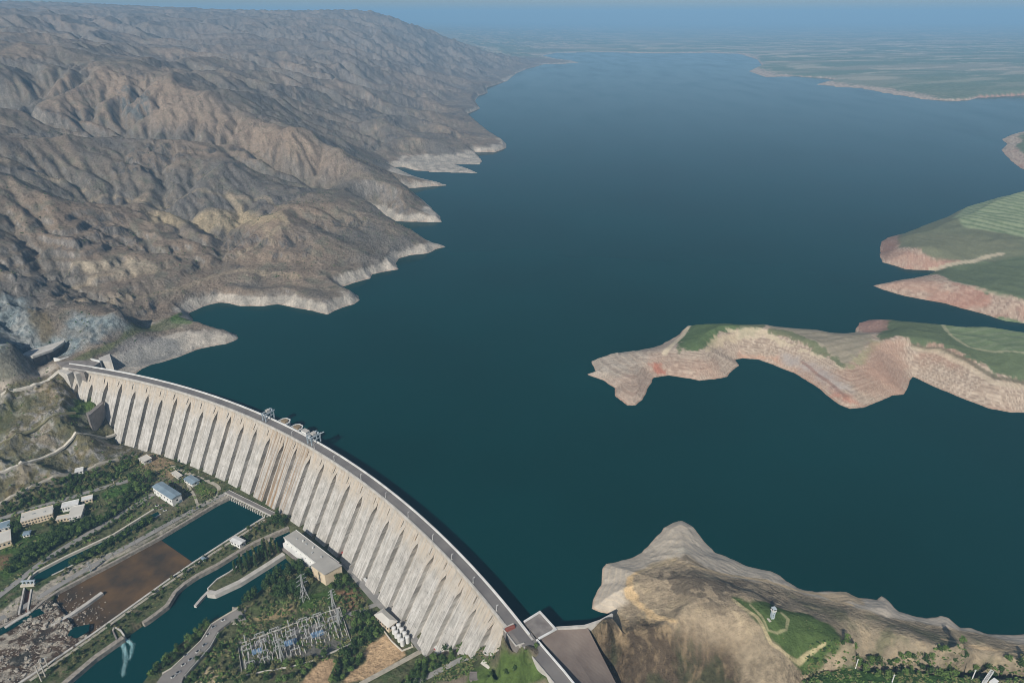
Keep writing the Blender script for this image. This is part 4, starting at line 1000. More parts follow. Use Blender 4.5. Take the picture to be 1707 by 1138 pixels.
# ------------------------------------------------------------------ machines on the crest
def lattice(mb, p, q, w, n, t=.35, mi=0):
    """square lattice mast from p to q"""
    p, q = Vector(p), Vector(q); d = q - p; z = d.normalized()
    s = z.cross(Vector((0, 0, 1))) if abs(z.z) < .9 else Vector((1, 0, 0)); s = s.normalized() * w / 2; u = z.cross(s).normalized() * w / 2
    cs = [s + u, s - u, -s - u, -s + u]
    for c in cs: mb.bar(p + c, q + c, t, mi)
    for i in range(n):
        a, b = p + d * (i / n), p + d * ((i + 1) / n)
        for j in range(4):
            mb.bar(a + cs[j], b + cs[(j + 1) % 4], t * .7, mi); mb.bar(b + cs[j], b + cs[(j + 1) % 4], t * .6, mi)
def crest_crane(px, py, label, big, w=None):
    q = W(px, py, CREST); a = math.degrees(math.atan2(q[1] - DCY, q[0] - DCX)); base = DA(a, -.5, CREST - .18)
    r = empty('gantry_crane', base, math.radians(a) - math.pi / 2); r.scale = (.75, .8, .72); tag(r, label, 'crane')
    w = w or 9.0; h = 16.0
    for sx in (-1, 1):                    # local x along the crest, y upstream
        mb = MB()
        for sy in (-5.2, 12.0): lattice(mb, (sx * w / 2, sy, 0), (sx * w / 2, sy, h), 1.3, 5, .35)
        lattice(mb, (sx * w / 2, -5.2, h * .55), (sx * w / 2, 12, h * .55), 1.0, 6, .25)
        mb.build('portal_frame', M_steel, r)
    mb = MB()
    for sx in (-1, 1): lattice(mb, (sx * w / 2, -7, h), (sx * w / 2, 15, h), 1.6, 7, .35)
    for sy in (-6, 3, 12): mb.bar((-w / 2, sy, h), (w / 2, sy, h), 1.0)
    mb.build('top_girder', M_steel, r)
    mb = MB().box(0, 4, h + .9, w * .7, 6.5, 3.4).box(0, 4, h + 4.3, w * .76, 7, .4); hs = mb.build('hoist_house', M_conc, r)
    for x in (-.22, .12): MB().box(x * w, 4 - 3.28, h + 2.2, 1.5, .1, 1.2).build('window', M_glass, hs)
    MB().cyl(-w * .25, 10, h + .9, h + 3.4, 2.0, n=12).build('winch_drum', M_steel, r); MB().cyl(w * .28, 10.5, h + .9, h + 3.0, 1.6, n=12).build('winch_drum', M_steel, r)
    for sx in (-1, 1):
        for sy in (-5.2, 12): MB().bar((sx * w / 2 - 1, sy, .4), (sx * w / 2 + 1, sy, .4), .8).build('wheel_bogie', M_gsteel, r)
    if big:
        mb = MB(); lattice(mb, (w / 2, 12, h), (w / 2 + 6, 17, h + 4), .9, 4, .25); mb.build('jib', M_steel, r)
        mb = MB().box(-w * .9, 2, h * .3, 5, 5, 4).box(-w * .9, 2, 0, .6, .6, h * .3); mb.build('cabin', M_white, r)
crest_crane(445, 700, 'pale blue lattice gantry crane straddling the dam crest, left of the round bays', False, 8.0)
crest_crane(522, 738, 'largest pale gantry crane with jib on the dam crest, right of the round bays', True, 11.0)
def bay(px, py, label):
    q = W(px, py, CREST); a = math.degrees(math.atan2(q[1] - DCY, q[0] - DCX))
    r = empty('intake_bay', DA(a, -12.0, CREST - .3), math.radians(a) - math.pi / 2); tag(r, label, 'intake bay', 'round bays on the lake side of the crest')
    hexa = [(7.5, -5.3), (7.5, 1.5), (3.6, 6.0), (-3.6, 6.0), (-7.5, 1.5), (-7.5, -5.3)]
    mb = MB().prism(hexa, -32, 0); mb.build('pier', M_conc, r)
    mb = MB()
    wall_line(mb, hexa, 1.1, .004, 1.6); mb.build('parapet', M_white, r)
    mb = MB().prism([(x * .62, y * .62) for x, y in hexa], .004, 2.2); mb.build('hatch', mat('ochre_hatch', S(128, 112, 88), .9, scale=.2), r)
bay(468, 706, 'left one of the two ochre-topped half-hexagon bays projecting from the crest')
bay(489, 716, 'right one of the two ochre-topped half-hexagon bays projecting from the crest')
q = W(507, 722, CREST); a = math.degrees(math.atan2(q[1] - DCY, q[0] - DCX))
r = empty('control_hut', DA(a, -10.5, CREST - .3), math.radians(a) - math.pi / 2); tag(r, 'low white hut on a ledge between the second bay and the large crane', 'hut')
MB().box(0, 0, 0, 10, 6, 3.2).build('wall', M_white, r); MB().box(0, 0, 3.2, 10.8, 6.8, .5).build('roof', M_conc, r); MB().box(0, 0, -24, 11, 7.6, 24).build('pier', M_conc, r)
# ------------------------------------------------------------------ water, banks and roads of the valley
def flat(name, poly, z, m, kind='structure'):
    c = np.mean(poly, 0); bm = bmesh.new()
    vs = [bm.verts.new((p[0] - c[0], p[1] - c[1], 0)) for p in poly]; f = bm.faces.new(vs); f.normal_update()
    if f.normal.z < 0: f.normal_flip()
    bmesh.ops.triangulate(bm, faces=[f]); me = bpy.data.meshes.new(name); bm.to_mesh(me); bm.free()
    o = link(name, me, m, None, (c[0], c[1], z)); 
    if kind: o['kind'] = kind
    return o
M_silt = mat('brown_silt', S(56, 48, 38), .9, scale=.035, col2=S(96, 74, 48), bump=.15, bscale=.1)
M_stone = mat('stone_pitching', S(128, 122, 112), .95, scale=.3, col2=S(164, 156, 144), bump=.5)
M_road = mat('worn_road', S(128, 126, 122), .95, scale=.08, col2=S(146, 143, 138), bump=.1)
M_track = mat('gravel_track', S(150, 144, 130), .95, scale=.2, col2=S(172, 165, 150), bump=.2)
M_path = mat('pale_path', S(182, 176, 162), .95, scale=.3, col2=S(200, 194, 180), bump=.2)
flat('pool_water', pool_poly, VAL - 3.6, M_canal)
silt_px = [(262,895.5),(321,936.5),(300,956),(225,1009),(155,1059),(132,1070),(98,1036),(74,1008),(98,982),(149,955),(177,941),(220,918)]
flat('mud_flat', WP(silt_px, VAL - 3.2), VAL - 3.2, M_silt)
flat('canal_water', tail_poly, VAL - 4.6, M_canal)
flat('canal_water', chan_poly, VAL - 2.4, M_canal)
M_rust = mat('rusty_chute', S(96, 66, 54), .8, scale=.3)
flat('chute_bed', chute_poly, VAL - 3.0, M_rust)
flat('river_water', WP([(10,1043),(30,1032),(56,1018),(66,1014),(74,1022),(40,1036),(14,1052),(-60,1090),(-60,1070)], VAL), VAL + .5, M_canal)
flat('river_water', WP([(120,1046),(150,1040),(148,1052),(128,1064),(112,1060)], VAL), VAL + .5, M_canal)

def thing_wall(name, px, w, z1, z0, m, label, cat, z=None):
    mb = MB(); pts = [W(x, y, z1 if z is None else z) for x, y in px]; c = pts[0]
    wall_line(mb, [(p[0] - c[0], p[1] - c[1]) for p in pts], w, z0 - c[2], z1 - c[2]); o = mb.build(name, m, None, tuple(c)); tag(o, label, cat); return o
ZB = VAL + .9
thing_wall('quay_wall', [(385,826),(362,837),(345,847),(310,868),(263,896),(220,919),(177,942),(149,956),(98,983),(70,1002),(52,1018),(0,1044),(-40,1062)], 3.2, ZB + .4, VAL - 8, M_stone, 'long pale stone quay wall along the north-west side of the square pool', 'quay wall')
thing_wall('quay_wall', [(441,861),(380,899),(320,938),(300,952)], 2.4, ZB, VAL - 8, M_conc, 'pale concrete quay wall along the south-east side of the teal pool', 'quay wall')
thing_wall('quay_wall', [(301,951),(278,967),(225,1005),(155,1055),(60,1119),(0,1158)], 2.4, ZB, VAL - 8, M_conc, 'narrow concrete wall on the levee edge beside the brown mud flat', 'quay wall')
thing_wall('canal_wall', [(481,878),(426,902),(399,917),(382,927.5),(362,940),(329,957),(308,971),(292,985),(278,1008),(250,1029),(238,1037)], 4.5, ZB, VAL - 10, M_stone, 'stone-faced bank on the levee side of the canal, upstream of the foaming outlet', 'canal wall')
thing_wall('canal_wall', [(205,1061),(158,1094),(105,1139),(60,1176)], 5.5, ZB, VAL - 10, M_stone, 'stone-faced bank on the levee side of the canal, downstream of the foaming outlet', 'canal wall')
thing_wall('canal_wall', [(473,922),(447,939),(399,969),(359,987.5),(347,986)], 6.0, ZB + .3, VAL - 10, M_conc, 'broad pale concrete quay on the near side of the poplar spit', 'canal wall')
thing_wall('canal_wall', [(346,980),(362,964),(383,952),(400,939)], 1.6, ZB, VAL - 10, M_conc, 'thin curved concrete wall on the far side of the poplar spit', 'canal wall')
thing_wall('guide_wall', [(347,985),(336,996),(325,1009)], 3.2, VAL - 1.6, VAL - 10, M_conc, 'straight concrete guide wall running out from the tip of the poplar spit into the canal', 'guide wall')
thing_wall('divider_wall', [(170,986.5),(146,1004),(118,1023),(84,1042)], 4.4, VAL + .2, VAL - 8, M_conc, 'straight pale concrete divider wall standing alone in the brown mud flat', 'divider wall')
thing_wall('canal_wall', [(256,848),(190,889),(110,926),(62,951),(50,960),(43,972)], 2.4, ZB, VAL - 6, M_path, 'pale concrete edge of the narrow feeder canal beside the gravel road', 'canal wall')
thing_wall('canal_wall', [(268,856),(192,901),(113,945),(86,958)], 1.8, ZB - .4, VAL - 6, M_conc, 'pale concrete edge of the narrow feeder canal on the pool side', 'canal wall')
# gate at the end of the feeder canal and its chute
g = empty('sluice_gate', tuple(W(47, 976, VAL))); tag(g, 'pale blue sluice gate where the narrow feeder canal drops into the brown chute', 'sluice gate')
MB().box(0, 0, 0, 15, 3.2, 2.2, .1).build('sill', M_path, g)
for x in (-6, -1.5, 3, 7): MB().box(x, 1.6, 2.2, 1.1, 2, 3.6, .1).build('pier', M_steel, g)
MB().box(.5, 1.6, 5.8, 15, 2.2, .7, .1).build('walkway', M_steel, g)
for px, lab in (([(40,979),(31,1023)], 'left'), ([(52,981),(46,1016)], 'right')):
    thing_wall('chute_wall', px, 1.6, ZB, VAL - 5, M_conc, 'concrete side wall of the brown chute, the one on its ' + lab, 'chute wall')
thing_wall('quay_wall', [(50,1019),(30,1031),(8,1045)], 3.4, VAL + 1.5, VAL - 6, M_conc, 'short pale wall at the foot of the chute beside the dark river', 'quay wall')
# outlet with foam
g = empty('outlet', tuple(W(197, 1050, VAL))); tag(g, 'small concrete outlet in the levee spilling white foam into the canal', 'outlet')
mb = MB(); pts = [W(x, y, VAL + 1) - W(197, 1050, VAL) for x, y in [(188,1050),(191,1044),(201,1050),(207,1059)]]
wall_line(mb, [(p[0], p[1]) for p in pts], 1.4, -6, 1.6); mb.build('head_wall', M_conc, g)
mb = MB(); pts = [W(x, y, VAL + 1) - W(197, 1050, VAL) for x, y in [(188,1051),(195,1066)]]
wall_line(mb, [(p[0], p[1]) for p in pts], 1.4, -6, 1.6); mb.build('side_wall', M_dkconc, g)
# foam: many small ragged lumps lying on the water
M_foam = mat('foam', S(150, 205, 212), .6, scale=.5, col2=S(200, 230, 232))
rf = random.Random(8); mb = MB()
path = [(198,1060),(203,1070),(207,1082),(210,1094),(209,1106),(206,1118),(204,1126)]; path2 = [(200,1062),(212,1068),(220,1074),(219,1086),(215,1098)]
def lump(mb, x, y, z, r, rnd, n=7, h=.12, mi=0):
    a0 = rnd.random() * 6.28; ring = []
    for i in range(n):
        a = a0 + i * 6.2832 / n; q = r * rnd.uniform(.45, 1.15); ring.append((x + q * math.cos(a), y + q * math.sin(a) * .8, z - .1))
    mb.add(ring + [(x, y, z + h)], [(i, (i + 1) % n, n) for i in range(n)] + [tuple(range(n))[::-1]], mi)
strands = []
for k_ in range(5): ph = rf.random() * 6; strands.append([(x + 1.6 * math.sin(i * 1.1 + ph) + (k_ - 2) * .9, y) for i, (x, y) in enumerate(path)])
for k_ in range(3): ph = rf.random() * 6; strands.append([(x + 1.6 * math.sin(i * 1.3 + ph) + k_, y) for i, (x, y) in enumerate(path2)])
for P_, cnt, w0 in [(q_, 330, 1.3) for q_ in strands]:
    for i in range(cnt):
        u = rf.random() ** 1.5 * (len(P_) - 1.001); k = int(u); t = u - k
        x = P_[k][0] * (1 - t) + P_[k + 1][0] * t + rf.gauss(0, w0 + 1.0 * (1 - u / len(P_)) ** 2); y = P_[k][1] * (1 - t) + P_[k + 1][1] * t + rf.gauss(0, 1.5)
        q = W(x, y, VAL - 4.6); lump(mb, q[0], q[1], VAL - 4.6, rf.uniform(.15, .75) * (1.1 - .6 * u / len(P_)), rf)
o = mb.build('foam', M_foam); tag(o, 'trail of white foam', kind='stuff')
# boulders of the river bed
M_boul = mat('river_boulder', S(134, 128, 118), .95, scale=.2, col2=S(176, 169, 156))
M_boul2 = mat('river_shingle', S(92, 80, 70), .95, scale=.2, col2=S(124, 110, 96))
def rock(mb, x, y, z, s, rnd, mi=0):
    a0 = rnd.random() * 6.28; n = 6; lo, hi = [], []; fx, fy = rnd.uniform(.7, 1.7), rnd.uniform(.6, 1.1)
    for i in range(n):
        a = i * 6.2832 / n; q = rnd.uniform(.75, 1.1) * s; X_, Y_ = q * math.cos(a) * fx, q * math.sin(a) * fy
        xx = X_ * math.cos(a0) - Y_ * math.sin(a0); yy = X_ * math.sin(a0) + Y_ * math.cos(a0)
        lo.append((x + xx, y + yy, z - .5 * s)); k = rnd.uniform(.5, .8); hi.append((x + xx * k, y + yy * k, z + s * rnd.uniform(.3, .6)))
    mb.add(lo + hi, [tuple(range(n))[::-1], tuple(range(n, 2 * n))] + [(i, (i + 1) % n, n + (i + 1) % n, n + i) for i in range(n)], mi)
mb = MB(); rbp = WP(rb_px, VAL); xs = np.array([p[0] for p in rbp]); ys = np.array([p[1] for p in rbp])
cand = np.stack([np.array([rf.uniform(xs.min(), xs.max()) for _ in range(9000)]), np.array([rf.uniform(ys.min(), ys.max()) for _ in range(9000)])], -1)
dens = fbm(cand[:, 0], cand[:, 1], 26, 3, 301); ins = poly_sd(cand[:, 0], cand[:, 1], rbp) < 0
sel_ = cand[ins & (dens > -.08)]; zz = height(sel_[:, 0], sel_[:, 1])
for (x, y), z in zip(sel_, zz): rock(mb, x, y, z, rf.uniform(.4, 1.0) + (rf.random() < .06) * rf.uniform(.8, 2.6), rf, 0 if rf.random() < .75 else 1)
for _ in range(420):
    x, y = rf.gauss(118, 26), rf.gauss(1024, 20)
    q = W(x, y, VAL - 3.2)
    if poly_sd(np.array([q[0]]), np.array([q[1]]), WP(silt_px, VAL - 3.2))[0] < -2: rock(mb, q[0], q[1], VAL - 3.1, rf.uniform(.3, 1.3), rf, 0 if rf.random() < .5 else 1)
o = mb.build('boulders', [M_boul, M_boul2]); tag(o, 'pale boulders and shingle', kind='stuff')
# rubble of the cliffs beside the west bank
# weir below the dam with its roadway and piers
g = empty('weir', tuple(W(417, 838, VAL))); G = Vector(g.location); tag(g, 'low roadway on a comb of concrete piers at the head of the teal pool', 'weir')
a_, b_ = W(378, 818, VAL + 2), W(455, 856, VAL + 2)
mb = MB(); wall_line(mb, [(a_[0] - G.x, a_[1] - G.y), (b_[0] - G.x, b_[1] - G.y)], 7.5, -9, 1.6); mb.build('deck', M_conc, g)
mb = MB(); wall_line(mb, [(a_[0] - G.x, a_[1] - G.y), (b_[0] - G.x, b_[1] - G.y)], 5.0, 1.604, 1.75); mb.build('roadway', M_asph, g)
d = (b_ - a_); Ln = float(np.hypot(d[0], d[1])); ux, uy = d[0] / Ln, d[1] / Ln; rz = math.atan2(uy, ux)
nx, ny = uy, -ux
if nx * -1 + ny * -1 < 0: nx, ny = -nx, -ny
for i in range(19):
    t = 4 + i * (Ln - 8) / 18
    MB().box(a_[0] - G.x + ux * t + nx * 5.2, a_[1] - G.y + uy * t + ny * 5.2, -9, 1.5, 3.4, 10, rz).build('pier', M_conc, g)

# roads, draped on the ground
def road(name, px, w, m, z=VAL, lift=.35, thick=.6, snap=True):
    P = [np.array(W(x, y, zz)) for (x, y), zz in zip(px, z if isinstance(z, (list, tuple)) else [z] * len(px))]
    pts = []
    for a, b in zip(P[:-1], P[1:]):
        n = max(1, int(np.linalg.norm(b - a) / 6)); pts += [a + (b - a) * i / n for i in range(n)]
    pts.append(P[-1]); pts = np.array(pts)
    k = 5
    if len(pts) > 2 * k:                       # ease the corners
        pp = np.pad(pts, ((k, k), (0, 0)), 'edge'); sm_ = np.array([pp[i:i + 2 * k + 1].mean(0) for i in range(len(pts))]); sm_[0], sm_[-1] = pts[0], pts[-1]; pts = sm_
    dx = np.gradient(pts[:, 0]); dy = np.gradient(pts[:, 1]); l = np.hypot(dx, dy) + 1e-9; dx, dy = dx / l, dy / l
    Lx, Ly, Rx, Ry = pts[:, 0] - dy * w / 2, pts[:, 1] + dx * w / 2, pts[:, 0] + dy * w / 2, pts[:, 1] - dx * w / 2
    hL, hR, hC = height(Lx, Ly), height(Rx, Ry), height(pts[:, 0], pts[:, 1]); hz_ = np.maximum(np.maximum(hL, hR), hC)
    if len(hz_) > 5: hz_ = np.convolve(np.pad(hz_, 2, 'edge'), np.ones(5) / 5, 'valid'); hz_ = np.maximum(hz_, np.maximum(np.maximum(hL, hR), hC) - .5)
    vs, fs = [], []; c = pts[0]
    for i in range(len(pts)):
        zt = hz_[i] + lift
        for X_, Y_, Z_ in ((Lx[i], Ly[i], zt - 3), (Rx[i], Ry[i], zt - 3), (Rx[i], Ry[i], zt), (Lx[i], Ly[i], zt)): vs.append((X_ - c[0], Y_ - c[1], Z_ - c[2]))
    for i in range(len(pts) - 1):
        o = 4 * i
        for j in range(4): fs.append((o + j, o + (j + 1) % 4, o + 4 + (j + 1) % 4, o + 4 + j))
    n = len(pts); fs += [(3, 2, 1, 0), (4 * n - 4, 4 * n - 3, 4 * n - 2, 4 * n - 1)]
    me = bpy.data.meshes.new(name); me.from_pydata(vs, [], fs); me.update(); o = link(name, me, m, None, tuple(c)); o['kind'] = 'structure'; return o
road('road', [(-60,862),(0,842),(84,809),(125,792),(163,777),(200,760),(226,747)], 5.5, M_track, [-62,-60,-60,-60,-59,-57,-54])
road('road', [(-80,895),(0,864),(35,851),(70,844),(110,832),(149,819),(180,810),(213,801.5)], 7.5, M_road)
road('road', [(-40,1020),(0,996),(20,978),(35,963),(70,935),(105,912),(130,898),(158,884),(180,872),(202,860),(215,850),(228,838),(240,830),(257,823)], 8, M_road)
road('road', [(-60,1062),(0,1032),(61,998),(110,968),(176,930),(215,908),(263,884),(300,861),(345,838),(384,818)], 7, M_road)
road('road', [(284,776),(308,787),(345,801),(372,812),(385,818),(350,834),(330,843)], 5, M_track)
road('road', [(308,787),(300,796),(320,812),(330,843)], 3.5, M_track)
road('road', [(575,935),(589,948),(603,971),(616,986),(629,1001),(640,1010),(650,1018)], 12, M_road, lift=.3)
road('road', [(648,1012),(662,1026),(673,1042),(684,1058),(696,1073),(704,1083)], 7.5, M_road, lift=.32)
road('road', [(706,1083),(686,1094),(660,1108),(640,1118),(600,1140)], 5, M_track)
road('road', [(634,1004),(615,1013),(603,1020),(580,1025),(559,1030),(520,1045),(470,1060),(430,1074),(398,1082)], 5.5, M_road, lift=.4)
road('road', [(786,1083),(764,1093),(744,1105),(724,1118),(705,1130),(690,1141)], 6, M_road, [-20,-27,-34,-42,-50,-56])
road('road', [(0,655),(25,650),(50,643),(75,634),(88,625),(100,615)], 7, M_path, [9,9,9,10,12,14])
road('road', [(-40,805),(0,796),(30,780),(65,760),(95,742),(130,728),(160,716),(186,704)], 4.5, M_path, [-42,-39,-38,-36,-34,-34,-34,-34])
road('road', [(-40,750),(0,742),(40,728),(75,710),(100,694),(125,684)], 4, mat('grass_track', S(118,114,86), .95, scale=.2), [-28,-27,-24,-20,-16,-14])
road('road', [(441,866),(420,880),(385,903),(350,925),(310,952),(280,972),(230,1007),(190,1036),(150,1066),(100,1100),(50,1134)], 3.2, M_track)
road('road', [(480,885),(450,894),(425,907),(398,921)], 6, M_stone)
# big grey approach ramp by the canal
g = poly_obj('ramp', [(398,1012),(410,1031),(385,1034),(363,1051),(349,1076),(326,1102),(307,1124),(300,1145),(255,1145),(272,1122),(286,1112),(312,1090),(336,1067),(352,1040),(374,1026)], VAL + 3, VAL - 2, [mat('grey_apron', S(122,118,114), .95, scale=.08, col2=S(138,134,128), bump=.2)], 'broad grey paved ramp curving along the canal toward the bottom edge', 'ramp')
thing_wall('ramp_parapet', [(397,1012),(374,1025),(352,1039),(335,1066),(311,1089),(286,1112),(270,1121)], .9, VAL + 4.2, VAL, M_path, 'thin pale parapet on the canal edge of the broad grey ramp', 'parapet')
thing_wall('ramp_parapet', [(364,1052),(350,1077),(327,1103),(308,1125)], .9, VAL + 4.2, VAL, M_conc, 'low wall on the landward edge of the broad grey ramp', 'parapet')
# bare riprap at the ramp's head
mb = MB()
for i in range(500):
    x, y = rf.uniform(388, 410), rf.uniform(1012, 1040); q = W(x, y, VAL); rock(mb, q[0], q[1], VAL + .3, rf.uniform(.4, 1.3), rf)
o = mb.build('riprap', [M_boul]); tag(o, 'grey riprap', kind='stuff')

# ------------------------------------------------------------------ buildings
M_wallw = mat('white_render', S(206, 206, 200), .85, scale=.15, col2=S(224, 223, 218))
M_wallc = mat('cream_render', S(198, 180, 152), .85, scale=.15, col2=S(212, 196, 170))
M_roofb = mat('blue_grey_sheet_roof', S(116, 134, 146), .6, scale=.1, col2=S(134, 152, 162))
M_roofg = mat('grey_roof', S(152, 150, 144), .85, scale=.06, col2=S(168, 165, 158))
M_roofl = mat('pale_roof', S(188, 184, 174), .85, scale=.06, col2=S(204, 200, 190))
def building(name, label, cat, px, h, wall, roof, hip=0.0, ridge=0.0, nwin=0, z=VAL, over=.8, floors=1, door=True, group=None):
    """px: four roof corners at eaves height, near-left first, counter-clockwise as seen"""
    P = [W(x, y, z + h) for x, y in px]; c = sum(P) / 4; P = [Vector((p[0] - c[0], p[1] - c[1], 0)) for p in P]
    # square it up from the first edge
    u = ((P[1] - P[0]) + (P[2] - P[3])); lu = u.length / 2; u.normalize(); v = Vector((-u.y, u.x, 0)); lv = abs(((P[2] - P[1]) + (P[3] - P[0])).dot(v)) / 2
    r = empty(name, (c[0], c[1], z), math.atan2(u.y, u.x)); tag(r, label, cat, group)
    wl = MB().box(0, 0, -1, lu, lv, h + 1).build('wall', wall, r)
    a, b = lu / 2 + over, lv / 2 + over
    mb = MB()
    if hip or ridge:
        e = min(hip, a * .9) if lu >= lv else 0; f = min(hip, b * .9) if lv > lu else 0; H_ = ridge or 2.5
        mb.add([(-a, -b, h), (a, -b, h), (a, b, h), (-a, b, h), (-a, -b, h + .35), (a, -b, h + .35), (a, b, h + .35), (-a, b, h + .35)], [(3, 2, 1, 0), (0, 1, 5, 4), (1, 2, 6, 5), (2, 3, 7, 6), (3, 0, 4, 7)])
        if lu >= lv: mb.add([(-a, -b, h + .35), (a, -b, h + .35), (a, b, h + .35), (-a, b, h + .35), (-a + e, 0, h + H_), (a - e, 0, h + H_)], [(0, 1, 5, 4), (1, 2, 5), (2, 3, 4, 5), (3, 0, 4)])
        else: mb.add([(-a, -b, h + .35), (a, -b, h + .35), (a, b, h + .35), (-a, b, h + .35), (0, -b + f, h + H_), (0, b - f, h + H_)], [(0, 1, 4), (1, 2, 5, 4), (2, 3, 5), (3, 0, 4, 5)])
    else:
        mb.box(0, 0, h, 2 * a, 2 * b, .5)
    rf_ = mb.build('roof', roof, r)
    if not (hip or ridge):
        for sx, sy, w_, l_ in ((0, -1, 2 * a, .4), (0, 1, 2 * a, .4)): MB().box(0, sy * (b - .2), h + .5, w_, l_, .45).build('parapet', wall, rf_)
    n = nwin
    for fl in range(floors):
        zc = h * (fl + .45) / floors
        for i in range(n):
            x = -lu / 2 + lu * (i + .5) / n
            for s in (-1, 1): 
                w_ = MB().box(x, s * lv / 2, zc, min(2.2, lu / n * .5), .12, min(2.4, h / floors * .45)).build('window', M_glass, r)
        m_ = max(1, int(n * lv / lu))
        for i in range(m_):
            y = -lv / 2 + lv * (i + .5) / m_
            for s in (-1, 1): MB().box(s * lu / 2, y, zc, .12, min(2.2, lv / m_ * .5), min(2.4, h / floors * .45)).build('window', M_glass, r)
    if door:
        dw = min(3.5, lv * .3); MB().box(lu / 2 + .03, 0 if m_ % 2 == 0 else lv / 2 - dw * .8, 0, .14, dw, min(h * .5, 4)).build('door', M_roofb, r)
    return r
building('valve_house', 'tall white hall with blue-grey roof beside the head of the feeder canal', 'hall', [(253.5,811),(285,831),(302.5,824),(270.5,803)], 12, M_wallw, M_roofb, ridge=1.6, nwin=6, floors=1)
building('workshop', 'small white house with blue roof between the tall white hall and the dam', 'house', [(307,799),(321,807),(331,800),(318,791)], 5, M_wallw, M_roofb, ridge=1.3, nwin=3)
building('site_hut', 'pale ruined hut close to the foot of the dam, above the dark wood', 'hut', [(232,764),(240,770),(252,763),(243,758)], 6, M_roofl, M_roofl, nwin=2)
building('site_hut', 'low whitish hut on the pad beside the tall white hall', 'hut', [(286,788),(297,796),(303,792),(292,784.5)], 3.5, M_roofl, M_roofl, nwin=2)
b1 = building('power_house', 'long grey-roofed power house at the canal head under the dam', 'power house', [(474,896),(543,950),(566,939),(493,884)], 16, M_wallw, M_roofg, nwin=9, floors=1)
ann = MB().prism([(x - b1.location.x, y - b1.location.y) for x, y in WP([(472,903),(524,944),(530,941),(477,900)], VAL + 9)], 0, 9)
q = b1.rotation_euler.z
# white-roofed annexe on the canal side, ends and parapets
def rotp(o, pts):
    c, s = math.cos(-o.rotation_euler.z), math.sin(-o.rotation_euler.z); out = []
    for x, y in pts:
        dx, dy = x - o.location.x, y - o.location.y; out.append((dx * c - dy * s, dx * s + dy * c))
    return out
an = MB().prism(rotp(b1, WP([(471,905),(523,945.5),(530,941.5),(478,901)], VAL + 9)), 0, 9).build('annexe', M_white, b1)
MB().prism(rotp(b1, WP([(470,914),(510,946),(521,945),(474,909)], VAL + 3)), -3, 3).build('terrace', M_dkconc, b1)
eb_ = MB().prism(rotp(b1, WP([(519,941.5),(541,957),(569,941.5),(548,927)], VAL + 17)), 0, 17).build('end_block', M_wallc, b1)
MB().prism(rotp(b1, WP([(518,941),(541,957.5),(570,941.5),(548,926.5)], VAL + 17.8)), 17.004, 17.8).build('roof', M_roofg, eb_)
for k in range(2):
    t = (k + .3) / 3; p = W(500 + 50 * t, 898 + 34 * t, VAL + 17); (x, y), = rotp(b1, [(p[0], p[1])]); MB().cyl(x, y, 16.5, 18.5, 1.1, n=10).build('roof_vent', M_white, b1)
building('office', 'cream building with pale hipped roof next to the white tanks', 'office', [(624,1021),(645,1045.5),(664,1034.5),(640,1018)], 8, M_wallc, M_roofl, hip=6, ridge=3.2, nwin=6)
building('levee_house', 'white house on the levee between the teal pool and the canal', 'house', [(383,900),(399,908),(409,901),(394,894)], 6, M_wallw, M_white, ridge=1.2, nwin=3)
building('shed', 'very small white hut on the levee near the corner of the brown flat', 'hut', [(335,930),(339,933),(343,931),(339,928)], 3, M_wallw, M_roofb, ridge=.8, nwin=1)
lh_ = building('long_hall', 'longest pale flat-roofed hall between the two valley roads at the left', 'hall', [(37,870),(88,855),(86,843.5),(35,856)], 8, M_wallc, M_roofl, nwin=10, floors=2)
building('annexe_block', 'narrow white block just right of the longest pale hall', 'block', [(104,846),(131,840),(129,833),(103,839)], 7, M_wallw, M_white, nwin=6)
building('annexe_block', 'square white block nearest the dark wood in the left compound', 'block', [(118,862),(140,858),(135,842),(116,846)], 7, M_wallw, M_roofl, nwin=4, floors=2)
building('garage', 'small pale garage at the right end of the left compound', 'garage', [(137,835),(154,831),(153,825),(136,829)], 5, M_wallc, M_white, nwin=3)
building('court_house', 'thin white block closing the courtyard of the left compound', 'block', [(96,866),(118,862),(116,857),(94,861)], 5, M_wallc, M_roofl, nwin=4)
building('depot', 'large cream depot cut by the left edge of the picture', 'depot', [(-20,914),(18,899),(16,884),(-24,895)], 8, M_wallc, M_roofl, nwin=5)
building('depot', 'blue-roofed shed behind the cream depot at the left edge', 'shed', [(-25,890),(16,877),(15,868),(-28,880)], 6, M_wallw, M_roofb, nwin=4)
building('kiosk', 'small blue-roofed kiosk on the lawn below the longest pale hall', 'kiosk', [(38,892),(49,890),(51,884),(40,886)], 4, M_wallw, M_roofb, hip=2, ridge=1.2, nwin=2)
building('hillside_hut', 'single white hut beside the upper track on the grassy bank', 'hut', [(126,787),(139,784),(137,779),(125,782)], 4, M_wallw, M_white, nwin=2, z=-58)
building('shed', 'grey-roofed shed among trees below the last buttresses', 'shed', [(803,1105),(814,1113),(821,1106),(810,1098)], 5, M_dkconc, M_roofl, ridge=1.4, nwin=2, z=-22)
building('shed', 'flat dark hut at the bottom edge below the last buttresses', 'shed', [(783,1132),(803,1132),(803,1121),(785,1121)], 4, M_dkconc, M_dkconc, nwin=2, z=-28)
# roof gear on the larger flat roofs
for o_, spots_ in ((b1, [(-28, 0), (-12, 2), (6, -2), (20, 1)]), (lh_, [(-16, 0), (-4, 1), (8, -1), (17, 1)])):
    rfo = [c for c in o_.children if c.name.startswith('roof')][0]; zt = max(v.co.z for v in rfo.data.vertices)
    for k_, (x, y) in enumerate(spots_): MB().box(x, y, zt - .3, 2.2 + k_ % 2, 1.6, 1.3).build('roof_vent', M_gsteel, o_)
